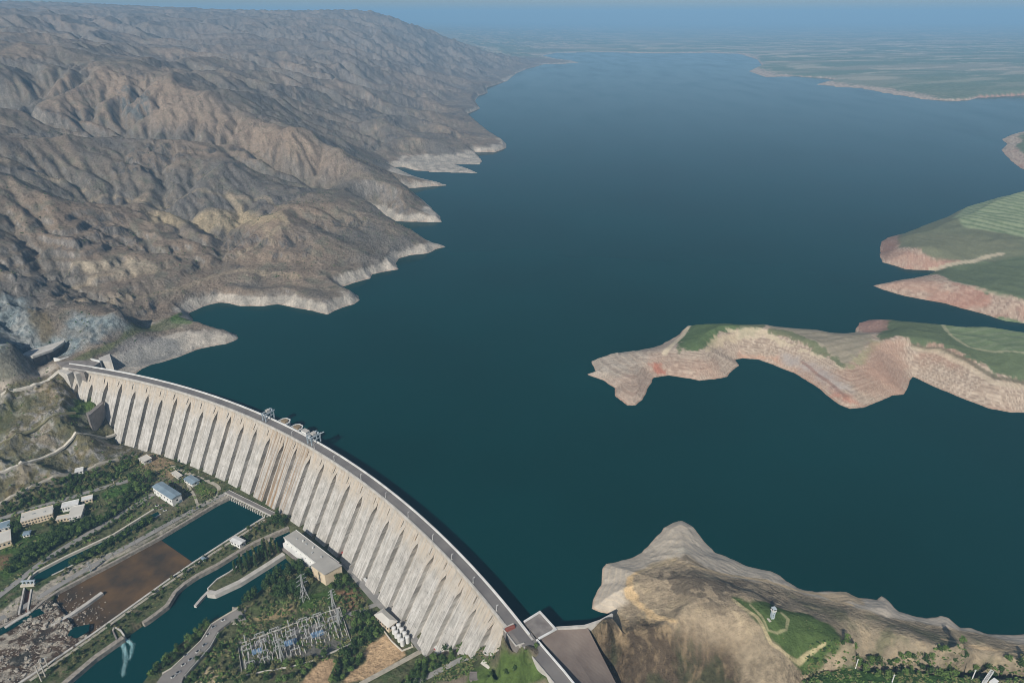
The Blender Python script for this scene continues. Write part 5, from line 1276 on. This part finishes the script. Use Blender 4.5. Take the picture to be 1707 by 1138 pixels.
# tanks
for (px, py), nm in zip([(657,1052),(661,1058.5),(666,1065),(671,1072),(665,1047),(670,1054),(675,1060.5),(679.5,1067.5)],
    ['back tank of the left row of white tanks', 'second tank from the back in the left row of white tanks', 'third tank from the back in the left row of white tanks', 'front tank of the left row of white tanks',
     'back tank of the right row of white tanks', 'second tank from the back in the right row of white tanks', 'third tank from the back in the right row of white tanks', 'front tank of the right row of white tanks']):
    q = W(px, py + 3, VAL); r = empty('storage_tank', tuple(q)); tag(r, nm, 'tank', 'white tanks beside the cream office')
    MB().cyl(0, 0, 0, 8.4, 2.1, n=20).build('shell', M_white, r); MB().cyl(0, 0, 8.4, 8.6, 2.2, n=20, dome=.7).build('lid', M_white, r)
    mb = MB(); mb.bar((2.3, .3, 0), (2.3, .3, 9), .12).bar((2.3, -.3, 0), (2.3, -.3, 9), .12); mb.build('ladder', M_gsteel, r)
thing_wall('yard_wall', [(640,1050),(652,1066),(670,1083),(688,1076),(686,1072)], .8, VAL + 2, VAL - 1, M_path, 'low pale wall round the yard of white tanks', 'wall')
# vehicles at the dam toe
def vehicle(px, py, L_, body, label, cat, hd):
    q = W(px, py, VAL + .7); zz_ = hz(q[0], q[1]) + .42; r = empty('truck' if cat == 'truck' else 'car', (q[0], q[1], zz_), hd); tag(r, label, cat, 'white vehicles parked at the toe of the dam' if body is M_white else None)
    if cat == 'truck':
        MB().box(-.7, 0, .9, L_ * .72, 2.5, 2.6).build('cargo_box', body, r); MB().box(L_ * .38, 0, .7, L_ * .2, 2.4, 2.1).build('cab', body, r)
        MB().box(L_ * .485, 0, 1.7, .06, 2.0, .8).build('windscreen', M_glass, r)
    else:
        MB().box(0, 0, .45, L_, 1.9, .8).build('body', body, r); MB().box(-.2, 0, 1.25, L_ * .5, 1.7, .65).build('cabin', M_glass, r)
    for sx in (-.32, .32):
        for sy in (-1, 1):
            w_ = MB().cyl(0, 0, -.15, .15, .48 if cat == 'truck' else .34, n=12).build('wheel', M_asph, r); w_.rotation_euler = (math.pi / 2, 0, 0); w_.location = (sx * L_, sy * (1.15 if cat == 'truck' else .9), .48 if cat == 'truck' else .34)
hd_ = math.atan2(*(lambda d: (d[1], d[0]))((W(613, 972, VAL) - W(600, 957, VAL))[:2]))
vehicle(600.5, 957, 8, M_white, 'white truck furthest back in the row at the toe of the dam', 'truck', hd_)
vehicle(605, 962.5, 7, M_white, 'white truck in the middle of the row at the toe of the dam', 'truck', hd_)
vehicle(610.5, 969, 8, M_white, 'white truck nearest the tanks in the row at the toe of the dam', 'truck', hd_)
M_red = mat('faded_red_paint', S(150, 62, 58), .6, scale=.5)
for px, py, lab in ((573, 925, 'faded red truck in the shadow strip behind the power house'), (579, 931, 'faded red truck at the open end of the shadow strip behind the power house')): vehicle(px, py, 7, M_red, lab, 'truck', hd_)
for px, py, lab in ((666, 1021, 'red and white box standing at a buttress foot by the cream office'), (727, 1086, 'red and white box standing at a buttress foot near the trees')):
    q = W(px, py, VAL + 2); z_ = hz(q[0], q[1]); r = empty('container', (q[0], q[1], z_), hd_); tag(r, lab, 'container')
    MB().box(0, 0, 0, 5.5, 3, 2.8).build('shell', M_red, r); MB().box(0, 0, 2.8, 5.7, 3.2, .5).build('lid', M_white, r); MB().box(2.77, 0, .1, .08, 1.8, 2.2).build('door', M_white, r)

car_cols = [M_white, mat('silver_paint', S(160, 164, 168), .4, scale=1), mat('dark_paint', S(52, 58, 66), .4, scale=1)]
def car(px, py, z, hd, m, label, group):
    q = W(px, py, z); r = empty('parked_car', (q[0], q[1], z), hd); tag(r, label, 'car', group)
    MB().box(0, 0, .35, 4.4, 1.8, .75).build('body', m, r); MB().box(-.2, 0, 1.1, 2.3, 1.6, .6).build('cabin', M_glass, r)
    for sx in (-1.4, 1.4):
        for sy_ in (-.85, .85):
            w_ = MB().cyl(0, 0, -.12, .12, .34, n=10).build('wheel', M_asph, r); w_.rotation_euler = (math.pi / 2, 0, 0); w_.location = (sx, sy_, .34)
for k_, (x, y, h_) in enumerate([(372,1034,.5),(356,1045,.8),(347,1058,1.0),(341,1075,1.0),(330,1086,.9),(318,1099,.8),(306,1108,.8),(297,1121,.7),(289,1128,.8),(310,1092,.8)]):
    car(x, y, VAL + 3, h_, car_cols[k_ % 2], 'small pale car standing on the broad grey ramp by the canal', 'cars on the ramp')
for k_, (x, y, h_) in enumerate([(262,843,.4),(268,848,.4),(275,851,.4)]):
    car(x, y, hz(*W(x, y, VAL)[:2]) + .05, h_, car_cols[k_ % 2], 'small pale car on the yard below the tall white hall', 'cars by the tall white hall')
# ------------------------------------------------------------------ switchyard
SA, SB, SC_, SD = W(398,1072,VAL), W(566,1014,VAL), W(584,1070,VAL), W(408,1120,VAL)
def sy(u, v): p = SA * (1 - u) * (1 - v) + SB * u * (1 - v) + SC_ * u * v + SD * (1 - u) * v; return p
dux = (SB - SA); rz_s = math.atan2(dux[1], dux[0])
M_porc = mat('grey_porcelain', S(190, 190, 186), .5, scale=.5)
def gantry_proto(wd, h):
    r = empty('substation_gantry')
    for s in (-1, 1):
        mb = MB(); mb.bar((s * wd / 2 - .9, 0, 0), (s * wd / 2, 0, h), .32).bar((s * wd / 2 + .9, 0, 0), (s * wd / 2, 0, h), .32).bar((s * wd / 2 - .5, 0, h * .45), (s * wd / 2 + .5, 0, h * .45), .2)
        mb.build('leg', M_gsteel, r)
    mb = MB(); mb.bar((-wd / 2, -.4, h), (wd / 2, -.4, h), .22).bar((-wd / 2, .4, h), (wd / 2, .4, h), .22)
    for i in range(8): x = -wd / 2 + wd * i / 8; mb.bar((x, -.4, h), (x + wd / 8, .4, h), .15)
    mb.build('crossbeam', M_gsteel, r)
    for x in (-.3, 0, .3): MB().cyl(x * wd, 0, h - 2.4, h - .2, .16, n=6).build('insulator', M_porc, r)
    return r
prot = gantry_proto(9, 7.2)
first = True; ri = random.Random(12)

GL = 'twin-legged steel gantry with crossbeam in the switchyard'
for j, v in enumerate((.06, .30, .46, .66, .88)):
    for i in range(7):
        u = .06 + i * .14
        if (j == 4 and i > 3): continue
        r = prot if first else dup(prot); first = False
        p = sy(u, v); r.location = (p[0], p[1], hz(p[0], p[1]) - .1); r.rotation_euler = (0, 0, rz_s + (math.pi / 2 if (i + j) % 3 == 0 else 0))
        tag(r, GL, 'gantry', 'steel gantries of the switchyard')
def brk(n_):
    r = empty('switch_post'); mb = MB().box(0, 0, 0, .9, .9, 2.6); mb.build('plinth', M_conc, r); MB().cyl(0, 0, 2.6, 5.6, .28, .2, n=8).build('insulator', M_porc, r); return r
pr2 = brk(0); first = True
for j in range(13):
    v = .03 + j * .076
    for i in range(24):
        if ri.random() < .22: continue
        u = .02 + i * .042 + ri.uniform(-.006, .006)
        if v > .8 and u > .6: continue
        if abs(v - .53) < .04: continue
        r = pr2 if first else dup(pr2); first = False
        p = sy(u, v + ri.uniform(-.01, .01)); r.location = (p[0], p[1], hz(p[0], p[1]) - .05); r.rotation_euler = (0, 0, rz_s)
        s_ = ri.uniform(.5, .85); r.scale = (1.1, 1.1, s_)
        tag(r, 'grey insulator post on a concrete plinth in the switchyard', 'switch post', 'insulator posts of the switchyard')
M_trf = mat('blue_grey_transformer', S(108, 136, 164), .5, scale=.5)
for i, u in enumerate((.42, .46, .50, .68, .72, .76, .12, .17)):
    v = .54 if i < 6 else .5
    p = sy(u, v); r = empty('transformer', (p[0], p[1], hz(p[0], p[1])), rz_s)
    lab = 'blue-grey transformer in the middle lane of the switchyard' if i < 6 else 'blue-grey transformer at the canal end of the switchyard'
    tag(r, lab, 'transformer', 'transformers in the middle lane' if i < 6 else 'transformers at the canal end')
    MB().box(0, 0, 0, 3.4, 4.4, 3.4).build('tank', M_trf, r)
    for s in (-1, 1): MB().box(s * 2.1, 0, .4, .7, 3.6, 2.6).build('radiator', M_steel, r)
    for y in (-1.2, 0, 1.2): MB().cyl(0, y, 3.4, 5.2, .22, n=6).build('bushing', M_porc, r)
thing_wall('yard_fence', [(396,1073),(482,1041),(566,1011),(586,1071),(534,1094),(500,1106),(404,1124),(396,1073)], .3, VAL + 2.2, VAL - .5, M_conc, 'thin pale fence round the switchyard', 'fence')

# pylons and masts
def pylon(px, py, h, label, name='pylon', z=None, arms=3, base=7.0):
    q = W(px, py, VAL if z is None else z); r = empty(name, (q[0], q[1], hz(q[0], q[1]) - .2), rz_s + .3); tag(r, label, 'pylon', None)
    mb = MB(); tw = 1.0
    hs = [0, .25, .45, .62, 1.0]; ws = [base, base * .62, base * .38, tw * 1.4, tw]
    for k in range(4):
        z0, z1, w0, w1 = h * hs[k], h * hs[k + 1], ws[k] / 2, ws[k + 1] / 2
        cs = [(1, 1), (-1, 1), (-1, -1), (1, -1)]
        for i, (a, b) in enumerate(cs):
            c2, d2 = cs[(i + 1) % 4]
            mb.bar((a * w0, b * w0, z0), (a * w1, b * w1, z1), .42); mb.bar((a * w0, b * w0, z0), (c2 * w1, d2 * w1, z1), .24); mb.bar((c2 * w0, d2 * w0, z0), (a * w1, b * w1, z1), .24)
    mb.build('mast', M_gsteel, r)
    for k in range(arms):
        z_ = h * (.64 + .16 * k); w_ = h * (.2 - .03 * k)
        mb = MB(); mb.bar((-w_, 0, z_), (w_, 0, z_), .3).bar((-w_, 0, z_), (0, 0, z_ + h * .06), .2).bar((w_, 0, z_), (0, 0, z_ + h * .06), .2); mb.build('crossarm', M_gsteel, r)
    return r
pylon(508, 998, 36, 'tall grey lattice pylon standing among dark trees above the switchyard', base=8)
pylon(556, 1012, 26, 'slim lattice pylon at the top right corner of the switchyard', base=4)
pylon(566, 1040, 22, 'slim lattice pylon inside the right end of the switchyard', base=3.5)
pylon(470, 1098, 26, 'slim lattice pylon at the lower edge of the switchyard', base=4)
pylon(152, 952, 18, 'small lattice pylon on the stone bank beside the brown flat', base=3)
def mast(px, py, h, label, w=.7):
    q = W(px, py, VAL); r = empty('mast', (q[0], q[1], hz(q[0], q[1]) - .2)); tag(r, label, 'mast')
    MB().cyl(0, 0, 0, h, w, w * .6, n=8).build('pole', M_path, r); MB().box(0, 0, h - 1.2, 3.4, .4, .4, .4).build('crossarm', M_gsteel, r)
mast(69.5, 1135, 22, 'left one of the pair of pale masts on the levee at the bottom edge'); mast(76, 1127, 22, 'right one of the pair of pale masts on the levee at the bottom edge'); mast(80, 1110, 13, 'short pale mast behind the pair on the levee', .5)
mast(332, 790, 10, 'thin white mast on the toe road behind the small blue-roofed house', .3); mast(190, 806, 8, 'thin white mast beside the middle valley road', .35)
# lamp posts along the quay
for k, (x, y) in enumerate([(259,889),(291,871),(323,853),(226,908),(190,928)]):
    q = W(x, y, VAL + 1); r = empty('quay_lamp', (q[0], q[1], hz(q[0], q[1]) - .1), .5); tag(r, 'thin dark lamp post on the quay beside the pool', 'lamp post', 'lamp posts on the quay')
    MB().cyl(0, 0, 0, 9, .22, .15, n=8).build('pole', M_asph, r); MB().box(.9, 0, 8.9, 2.0, .3, .25).build('lamp', M_gsteel, r)

# ------------------------------------------------------------------ east hill: look-out tower, masts, corner frame
def on_ground(px, py):
    p = hit(px, py); return Vector(p)
q = on_ground(1287, 1029); r = empty('lookout_tower', tuple(q), .2); r.scale = (.62, .62, .7); tag(r, 'slim pale blue tower standing alone in the green patch on the east hill', 'tower')
mb = MB(); mb.prism([(-2.3, -2.3), (2.3, -2.3), (2.3, 2.3), (-2.3, 2.3)], -1, 12.5); mb.build('shaft', M_steel, r)
MB().box(0, 0, 12.5, 6.6, 6.6, .6).build('balcony', M_white, r); MB().box(0, 0, 13.1, 4.8, 4.8, 3.2).build('lantern_room', M_white, r); MB().box(0, 0, 16.3, 5.8, 5.8, .5).build('roof', M_steel, r)
for s in (-1, 1):
    MB().box(0, s * 2.42, 14, 3.4, .1, 1.5).build('window', M_glass, r); MB().box(s * 2.42, 0, 14, .1, 3.4, 1.5).build('window', M_glass, r)
mb = MB()
for k in range(9): mb.box(-6.5 + 0 * k, 1.2 - k * .9, -.2, 3.4, .5, .25 + .12 * k)
mb.build('steps', M_path, r)
for z_ in (3, 6, 9): MB().box(0, -2.36, z_, .9, .12, 1.2).build('window', M_glass, r)
for px, py, h, lab in ((1426,1113,11,'thin white mast standing in the green hollow at lower right'), (1487,1136,9,'thin white mast at the bottom edge in the green hollow'), (1620,1132,12,'thin white mast left of the pale frame in the lower right corner')):
    q = on_ground(px, py); r = empty('mast', tuple(q)); tag(r, lab, 'mast'); MB().cyl(0, 0, -.5, h, .5, .35, n=8).build('pole', M_white, r); MB().box(0, 0, h - .8, 2.2, .3, .3).build('crossarm', M_gsteel, r)
q = on_ground(1648, 1134); r = empty('steel_frame', tuple(q), .5); tag(r, 'pale white steel frame lying on bare ground in the lower right corner', 'frame')
mb = MB(); lattice(mb, (-9, 0, 1.5), (9, 3, 3.0), 2.2, 8, .5); lattice(mb, (-9, 0, 0), (-9, 0, 6), 1.4, 3, .4); mb.build('truss', M_white, r); MB().box(2, -3, -.5, 7, 4, 2.4).build('box', M_white, r)
# ------------------------------------------------------------------ trees
def leafmat(name, c1, c2):
    m = mat(name, c1, .9, scale=.45, col2=c2); nt = m.node_tree; p = nt.nodes['Principled BSDF']; p.inputs['Specular IOR Level'].default_value = .15
    return m
M_lfd = leafmat('dark_foliage', S(40, 58, 34), S(66, 86, 44)); M_lfg = leafmat('green_foliage', S(64, 88, 44), S(104, 124, 66)); M_lfo = leafmat('olive_foliage', S(88, 92, 58), S(126, 122, 84)); M_bark = mat('bark', S(92, 80, 66), .95, scale=1)
def crown_geo(mb, rnd, w, h, z0, n, size, mi=0, col=False):
    """leaf clumps through an uneven volume"""
    lobes = [(rnd.uniform(-.28, .28) * w, rnd.uniform(-.28, .28) * w, z0 + h * rnd.uniform(.2, .85), rnd.uniform(.26, .45) * w) for _ in range(7)]
    if col: lobes = [(rnd.uniform(-.12, .12) * w, rnd.uniform(-.12, .12) * w, z0 + h * (k + .5) / 8, w * (.5 - .032 * abs(k - 3) - .02 * k)) for k in range(8)]
    vs, fs = [], []
    for i in range(n):
        lx, ly, lz, lr = lobes[i % len(lobes)]
        d = Vector((rnd.gauss(0, 1), rnd.gauss(0, 1), rnd.gauss(0, 1))).normalized(); rr = lr * rnd.uniform(.55, 1.05)
        c = Vector((lx, ly, lz)) + Vector((d.x * rr, d.y * rr, d.z * rr * (1.2 if col else .75)))
        nn = (d + Vector((rnd.uniform(-.6, .6), rnd.uniform(-.6, .6), rnd.uniform(-.2, .8)))).normalized()
        t = nn.orthogonal().normalized(); b = nn.cross(t); s = size * rnd.uniform(.6, 1.4); k = len(vs)
        a0 = rnd.random() * 6.28
        for q_ in range(3):
            a = a0 + q_ * 2.094; vs.append(tuple(c + t * (s * math.cos(a)) + b * (s * math.sin(a))))
        vs.append(tuple(c + nn * s * .45)); fs += [(k, k + 1, k + 3), (k + 1, k + 2, k + 3), (k + 2, k, k + 3)]
    mb.add(vs, fs, mi)
def trunk_geo(mb, rnd, h, r, top, mi=0):
    mb.cyl(0, 0, -.6, top, r, r * .55, n=6, mi=mi)
    for k in range(3):
        a = k * 2.1 + rnd.random(); mb.bar((0, 0, top * .7), (math.cos(a) * h * .16, math.sin(a) * h * .16, top * 1.15), r * .7, mi)
protos = {}
rt = random.Random(77)
def mk(kind, w, h, m, n, size, col=False):
    L_ = []
    for k in range(4):
        mb = MB(); crown_geo(mb, rt, w * rt.uniform(.85, 1.1), h * .85, h * .16, n, size, 0, col); cm = mb.mesh('crown'); cm.materials.append(m)
        mb = MB(); trunk_geo(mb, rt, h, .28 if not col else .3, h * .45); tm = mb.mesh('trunk'); tm.materials.append(M_bark)
        L_.append((cm, tm))
    protos[kind] = L_
mk('dark', 7.5, 9.5, M_lfd, 110, .95); mk('green', 7, 8.5, M_lfg, 110, .9); mk('olive', 6, 6.5, M_lfo, 90, .8); mk('poplar', 4.6, 19, M_lfd, 150, .85, True); mk('poplar_light', 4.2, 17, M_lfo, 150, .8, True); mk('bush', 3.6, 2.8, M_lfg, 40, .6)
NAMES = {'dark': 'broadleaf_tree', 'green': 'broadleaf_tree', 'olive': 'broadleaf_tree', 'poplar': 'poplar_tree', 'poplar_light': 'poplar_tree', 'bush': 'shrub'}
wood = MB()
def tree(kind, x, y, z, s, label, group):
    if label == 'WOOD':                     # too many to be counted: goes into the wood
        cm, tm = rt.choice(protos[kind]); a = rt.random() * 6.28; c, n = math.cos(a) * s, math.sin(a) * s; mi = {'dark': 0, 'green': 1, 'olive': 2}.get(kind, 0)
        co = np.empty(len(cm.vertices) * 3); cm.vertices.foreach_get('co', co); co = co.reshape(-1, 3)
        P = np.stack([co[:, 0] * c - co[:, 1] * n + x, co[:, 0] * n + co[:, 1] * c + y, co[:, 2] * s + z], -1)
        wood.add(P.tolist(), [tuple(p.vertices) for p in cm.polygons], mi); return
    cm, tm = rt.choice(protos[kind]); r = empty(NAMES[kind], (x, y, z), rt.random() * 6.28); r.scale = (s, s, s * rt.uniform(.85, 1.15)); tag(r, label, 'tree' if kind != 'bush' else 'shrub', group)
    for nm, me in (('crown', cm), ('trunk', tm)):
        o = bpy.data.objects.new(nm, me); COL.objects.link(o); o.parent = r
placed = []
def free(x, y, d):
    for a, b in placed:
        if (a - x) ** 2 + (b - y) ** 2 < d * d: return False
    return True
water_all = (pool_poly, tail_poly, chan_poly)
def dry(x, y, d=1.5):
    X_, Y_ = np.array([x]), np.array([y]); return all(poly_sd(X_, Y_, p)[0] > d for p in water_all)
def scatter(px, z, n, kinds, label, group, gap=5.0, smin=.75, smax=1.2, check=True):
    P = WP(px, z); xs = [p[0] for p in P]; ys = [p[1] for p in P]; got = 0; pts = []
    cx_ = np.array([rt.uniform(min(xs), max(xs)) for _ in range(n * 14)]); cy_ = np.array([rt.uniform(min(ys), max(ys)) for _ in range(n * 14)])
    ins = poly_sd(cx_, cy_, P) < 0
    for x, y in zip(cx_[ins], cy_[ins]):
        if got >= n: break
        if not free(x, y, gap): continue
        if check and not dry(x, y): continue
        placed.append((x, y)); pts.append((x, y)); got += 1
    if not pts: return
    a = np.array(pts); H_ = height(a[:, 0], a[:, 1])
    for (x, y), z_ in zip(pts, H_): tree(rt.choice(kinds), x, y, z_ - .2, rt.uniform(smin, smax), label, group)
def row(px, z, n, kinds, label, group, jit=1.0, smin=.85, smax=1.15):
    P = [W(x, y, z) for x, y in px]; s_ = [0]
    for i in range(1, len(P)): s_.append(s_[-1] + float(np.linalg.norm(P[i] - P[i - 1])))
    for i in range(n):
        x = (i + .5) / n * s_[-1]; k = max(0, int(np.searchsorted(s_, x)) - 1); t = (x - s_[k]) / (s_[k + 1] - s_[k]); q = P[k] * (1 - t) + P[k + 1] * t
        X_, Y_ = q[0] + rt.uniform(-jit, jit), q[1] + rt.uniform(-jit, jit); placed.append((X_, Y_)); tree(rt.choice(kinds), X_, Y_, hz(X_, Y_) - .2, rt.uniform(smin, smax), label, group)
# poplars on the spit
scatter([(398,962),(466,924),(462,908),(440,916),(408,938),(390,956)], VAL, 30, ['poplar', 'poplar', 'poplar_light'], 'tall slender poplar on the narrow spit between the two canal arms', 'poplars on the spit', 4.6, .8, 1.15, False)
row([(330,850),(310,862),(280,880),(250,898)], VAL, 0, ['dark'], '', '')
row([(252,868),(225,886),(190,906),(150,928),(120,944)], VAL, 20, ['dark', 'green'], 'WOOD', 'trees between feeder canal and quay road', 2.5)
row([(252,866),(225,884),(190,904),(150,926),(120,942)], VAL, 26, ['dark', 'dark'], 'WOOD', '', 3)
row([(232,846),(200,868),(160,892),(110,918),(70,940)], VAL, 16, ['dark'], 'WOOD', 'trees beside the gravel road', 2, .6, .85)
scatter([(215,800),(262,790),(252,812),(232,830),(205,852),(168,866),(190,838),(222,812)], VAL, 48, ['dark', 'dark', 'green'], 'dense dark tree in the wood left of the tall white hall', 'trees of the wood by the white hall', 6)
scatter([(140,865),(165,866),(200,858),(150,884),(100,908),(40,945),(10,960),(30,930),(90,892)], VAL, 230, ['dark', 'green', 'dark'], 'WOOD', 'trees below the left compound', 3.8)
scatter([(88,868),(120,868),(118,880),(85,888),(70,880)], VAL, 8, ['dark', 'olive'], 'dark tree just below the courtyard of the left compound', 'trees at the left compound', 5.5)
scatter([(15,880),(34,868),(36,884),(20,898)], VAL, 7, ['dark', 'green'], 'tree between the cream depot and the longest pale hall', 'trees beside the cream depot', 5)
scatter([(232,760),(228,775),(180,806),(110,828),(60,842),(0,860),(0,848),(80,818),(160,788),(215,762)], VAL, 200, ['green', 'dark', 'olive'], 'WOOD', 'trees between the two upper roads', 4.2, .6, 1.0)
scatter([(262,755),(300,772),(380,806),(400,818),(385,814),(330,796),(280,778),(255,766)], VAL, 16, ['olive', 'dark', 'bush'], 'low dark shrub in the strip under the buttresses beside the toe road', 'shrubs under the buttresses', 4, .4, .7)
scatter([(455,858),(475,862),(482,880),(465,886),(450,872)], VAL, 9, ['dark', 'dark', 'olive'], 'dark tree in the clump at the end of the weir under the dam', 'trees at the end of the weir', 4.5)
scatter([(400,886),(440,868),(452,876),(425,898),(410,902)], VAL, 8, ['olive', 'dark'], 'tree on the levee beside the white house', 'trees beside the levee house', 5, .5, .8)
scatter([(470,952),(495,935),(512,950),(520,972),(500,1000),(470,998),(440,985),(430,1000),(402,1008),(440,974)], VAL, 40, ['dark', 'dark', 'olive'], 'dark tree in the grove between the canal and the tall lattice pylon', 'trees of the grove by the tall pylon', 5.5, 1.0, 1.6)
scatter([(555,972),(580,955),(600,975),(590,990),(560,985),(545,990)], VAL, 12, ['green', 'dark'], 'green tree in the clump at the near end of the power house', 'trees at the near end of the power house', 5)
scatter([(586,1022),(620,1024),(636,1045),(640,1056),(615,1070),(590,1095),(560,1108),(588,1070)], VAL, 38, ['dark', 'green', 'dark'], 'dense dark tree between the switchyard and the cream office', 'trees between switchyard and office', 5.5)
scatter([(240,1138),(262,1110),(290,1086),(330,1052),(350,1034),(340,1060),(312,1086),(285,1108),(262,1128)], VAL, 30, ['green', 'dark'], 'bushy tree on the canal bank beside the broad grey ramp', 'trees on the bank by the ramp', 5, .7, 1.05, False)
scatter([(402,1124),(520,1098),(545,1094),(520,1115),(495,1140),(390,1140)], VAL, 22, ['dark', 'green', 'olive'], 'tree in the rough ground below the switchyard', 'trees below the switchyard', 6)
scatter([(560,1110),(600,1096),(596,1112),(570,1136),(552,1138)], VAL, 12, ['dark', 'green'], 'dark tree between the two bare tan fields', 'trees between the tan fields', 5)
scatter([(700,1094),(740,1088),(790,1086),(812,1090),(780,1098),(740,1118),(706,1138),(640,1138),(668,1118)], -48, 40, ['green', 'dark'], 'dark green tree on the slope above the last road at the foot of the dam', 'trees at the foot of the last buttresses', 5.5, .6, 1.1)
scatter([(832,1100),(870,1080),(890,1100),(930,1140),(820,1140),(800,1125)], -10, 16, ['green', 'bush', 'dark'], 'small bush on the green slope below the causeway', 'bushes below the causeway', 7, .35, .7)
row([(1345,1118),(1400,1103),(1450,1104),(1550,1108),(1640,1113),(1707,1116)], 6, 34, ['dark', 'green'], 'dark tree in the row along the foot of the scarp at lower right', 'trees along the scarp', 3, .6, .95)
scatter([(1420,1108),(1500,1110),(1610,1120),(1610,1138),(1440,1138)], 4, 34, ['green', 'dark', 'green'], 'green tree in the hollow below the scarp at lower right', 'trees in the hollow at lower right', 5.5, .6, 1.0, False)
print('trees', len(placed))
scatter([(400,1010),(440,985),(470,1000),(500,1008),(490,1030),(440,1045),(404,1050),(370,1062)], VAL, 40, ['olive', 'dark', 'bush'], 'WOOD', '', 4, .4, .8)
scatter([(562,985),(588,984),(616,1010),(596,1018),(570,1013)], VAL, 18, ['olive', 'dark', 'bush'], 'WOOD', '', 4, .4, .75)
scatter([(330,1100),(350,1070),(370,1062),(400,1075),(400,1124),(380,1140),(310,1140)], VAL, 50, ['olive', 'bush', 'dark'], 'WOOD', '', 4, .4, .85)
scatter([(262,868),(384,812),(388,818),(300,862),(180,925),(60,985),(50,980)], VAL, 60, ['bush', 'olive', 'bush'], 'WOOD', '', 3.5, .5, 1.0)
scatter([(300,955),(440,868),(480,884),(400,912),(330,950),(240,1022),(205,1052),(155,1088),(100,1130),(60,1130),(160,1062)], VAL, 120, ['bush', 'olive', 'bush', 'dark'], 'WOOD', '', 3.5, .35, .8)
o = wood.build('wood', [M_lfd, M_lfg, M_lfo]); tag(o, 'mixed trees of the belts between the valley roads', kind='stuff')
# low scrub that nobody could count
mb = MB(); rs = random.Random(5)
def scrub(px, z, n, smin=.5, smax=1.6, mi=(0, 1, 2)):
    P = WP(px, z); xs = [p[0] for p in P]; ys = [p[1] for p in P]
    cx_ = np.array([rs.uniform(min(xs), max(xs)) for _ in range(n)]); cy_ = np.array([rs.uniform(min(ys), max(ys)) for _ in range(n)])
    ok_ = (poly_sd(cx_, cy_, P) < 0) & (fbm(cx_, cy_, 18, 2, 333) > -.12)
    for w_ in water_all: ok_ &= poly_sd(cx_, cy_, w_) > 3
    X_, Y_ = cx_[ok_], cy_[ok_]
    if not len(X_): return
    H_ = height(X_, Y_)
    for x, y, z_ in zip(X_, Y_, H_):
        s = rs.uniform(smin, smax); m_ = rs.choice(mi)
        for _ in range(5):
            c = (x + rs.gauss(0, s * .5), y + rs.gauss(0, s * .5), z_ + rs.uniform(.2, .9) * s); a0 = rs.random() * 6.28; q_ = s * rs.uniform(.4, .8)
            ring = [(c[0] + q_ * math.cos(a0 + k * 1.571), c[1] + q_ * math.sin(a0 + k * 1.571), c[2] + rs.uniform(-.3, .3) * s) for k in range(4)]
            mb.add(ring + [(c[0], c[1], c[2] + q_ * .7)], [(0, 1, 4), (1, 2, 4), (2, 3, 4), (3, 0, 4)], m_)
scrub([(0,850),(160,790),(230,760),(300,780),(390,815),(330,850),(262,850),(110,925),(0,990)], VAL, 5000, .5, 2.2)
scrub([(270,855),(380,815),(384,822),(262,888),(150,950),(40,1010),(0,1030),(0,1000),(60,990),(150,935)], VAL, 1500, .4, 1.2)
scrub([(440,866),(478,884),(400,915),(330,955),(290,985),(240,1030),(155,1090),(100,1135),(40,1138),(60,1122),(155,1058),(225,1008),(300,955),(320,940)], VAL, 2600, .4, 1.2)
scrub([(400,1010),(490,1000),(600,990),(640,1050),(615,1075),(540,1100),(400,1138),(300,1138),(360,1060)], VAL, 4500, .4, 1.9)
scrub([(690,1095),(850,1095),(930,1138),(640,1138)], -40, 1500, .5, 1.6)
scrub([(0,660),(110,640),(190,700),(215,745),(120,780),(0,830)], -25, 900, .5, 1.5, (1, 2))
scrub([(1230,1005),(1340,1030),(1400,1070),(1340,1120),(1270,1050)], 30, 120, .4, .8)
scrub([(1340,1105),(1500,1108),(1707,1120),(1707,1160),(1330,1160)], 0, 1800, .6, 1.7)
o = mb.build('scrub', [M_lfd, M_lfg, M_lfo]); tag(o, 'low scrub', kind='stuff')
mb = MB(); hx = np.array([rs.uniform(-1500, 0) for _ in range(9000)]); hy = np.array([rs.uniform(1000, 2600) for _ in range(9000)])
hZ, hD, hDn, hW, hV, hM = height(hx, hy, True)
okh = (hW > .9) & (hD > 25) & (hDn > 5) & (hZ > 24) & (fbm(hx, hy, 120, 3, 344) > .02)
for x, y, z_ in zip(hx[okh], hy[okh], hZ[okh]):
    s = rs.uniform(.7, 2.2)
    for _ in range(3):
        c = (x + rs.gauss(0, s * .5), y + rs.gauss(0, s * .5), z_ + rs.uniform(.1, .6) * s); a0 = rs.random() * 6.28; q_ = s * rs.uniform(.5, .9)
        ring = [(c[0] + q_ * math.cos(a0 + k * 1.571), c[1] + q_ * math.sin(a0 + k * 1.571), c[2] + rs.uniform(-.3, .3) * s) for k in range(4)]
        mb.add(ring + [(c[0], c[1], c[2] + q_ * .7)], [(0, 1, 4), (1, 2, 4), (2, 3, 4), (3, 0, 4)], rs.choice((0, 0, 2)))
o = mb.build('hill_shrubs', [M_lfd, M_lfg, M_lfo]); tag(o, 'low scrub', kind='stuff')
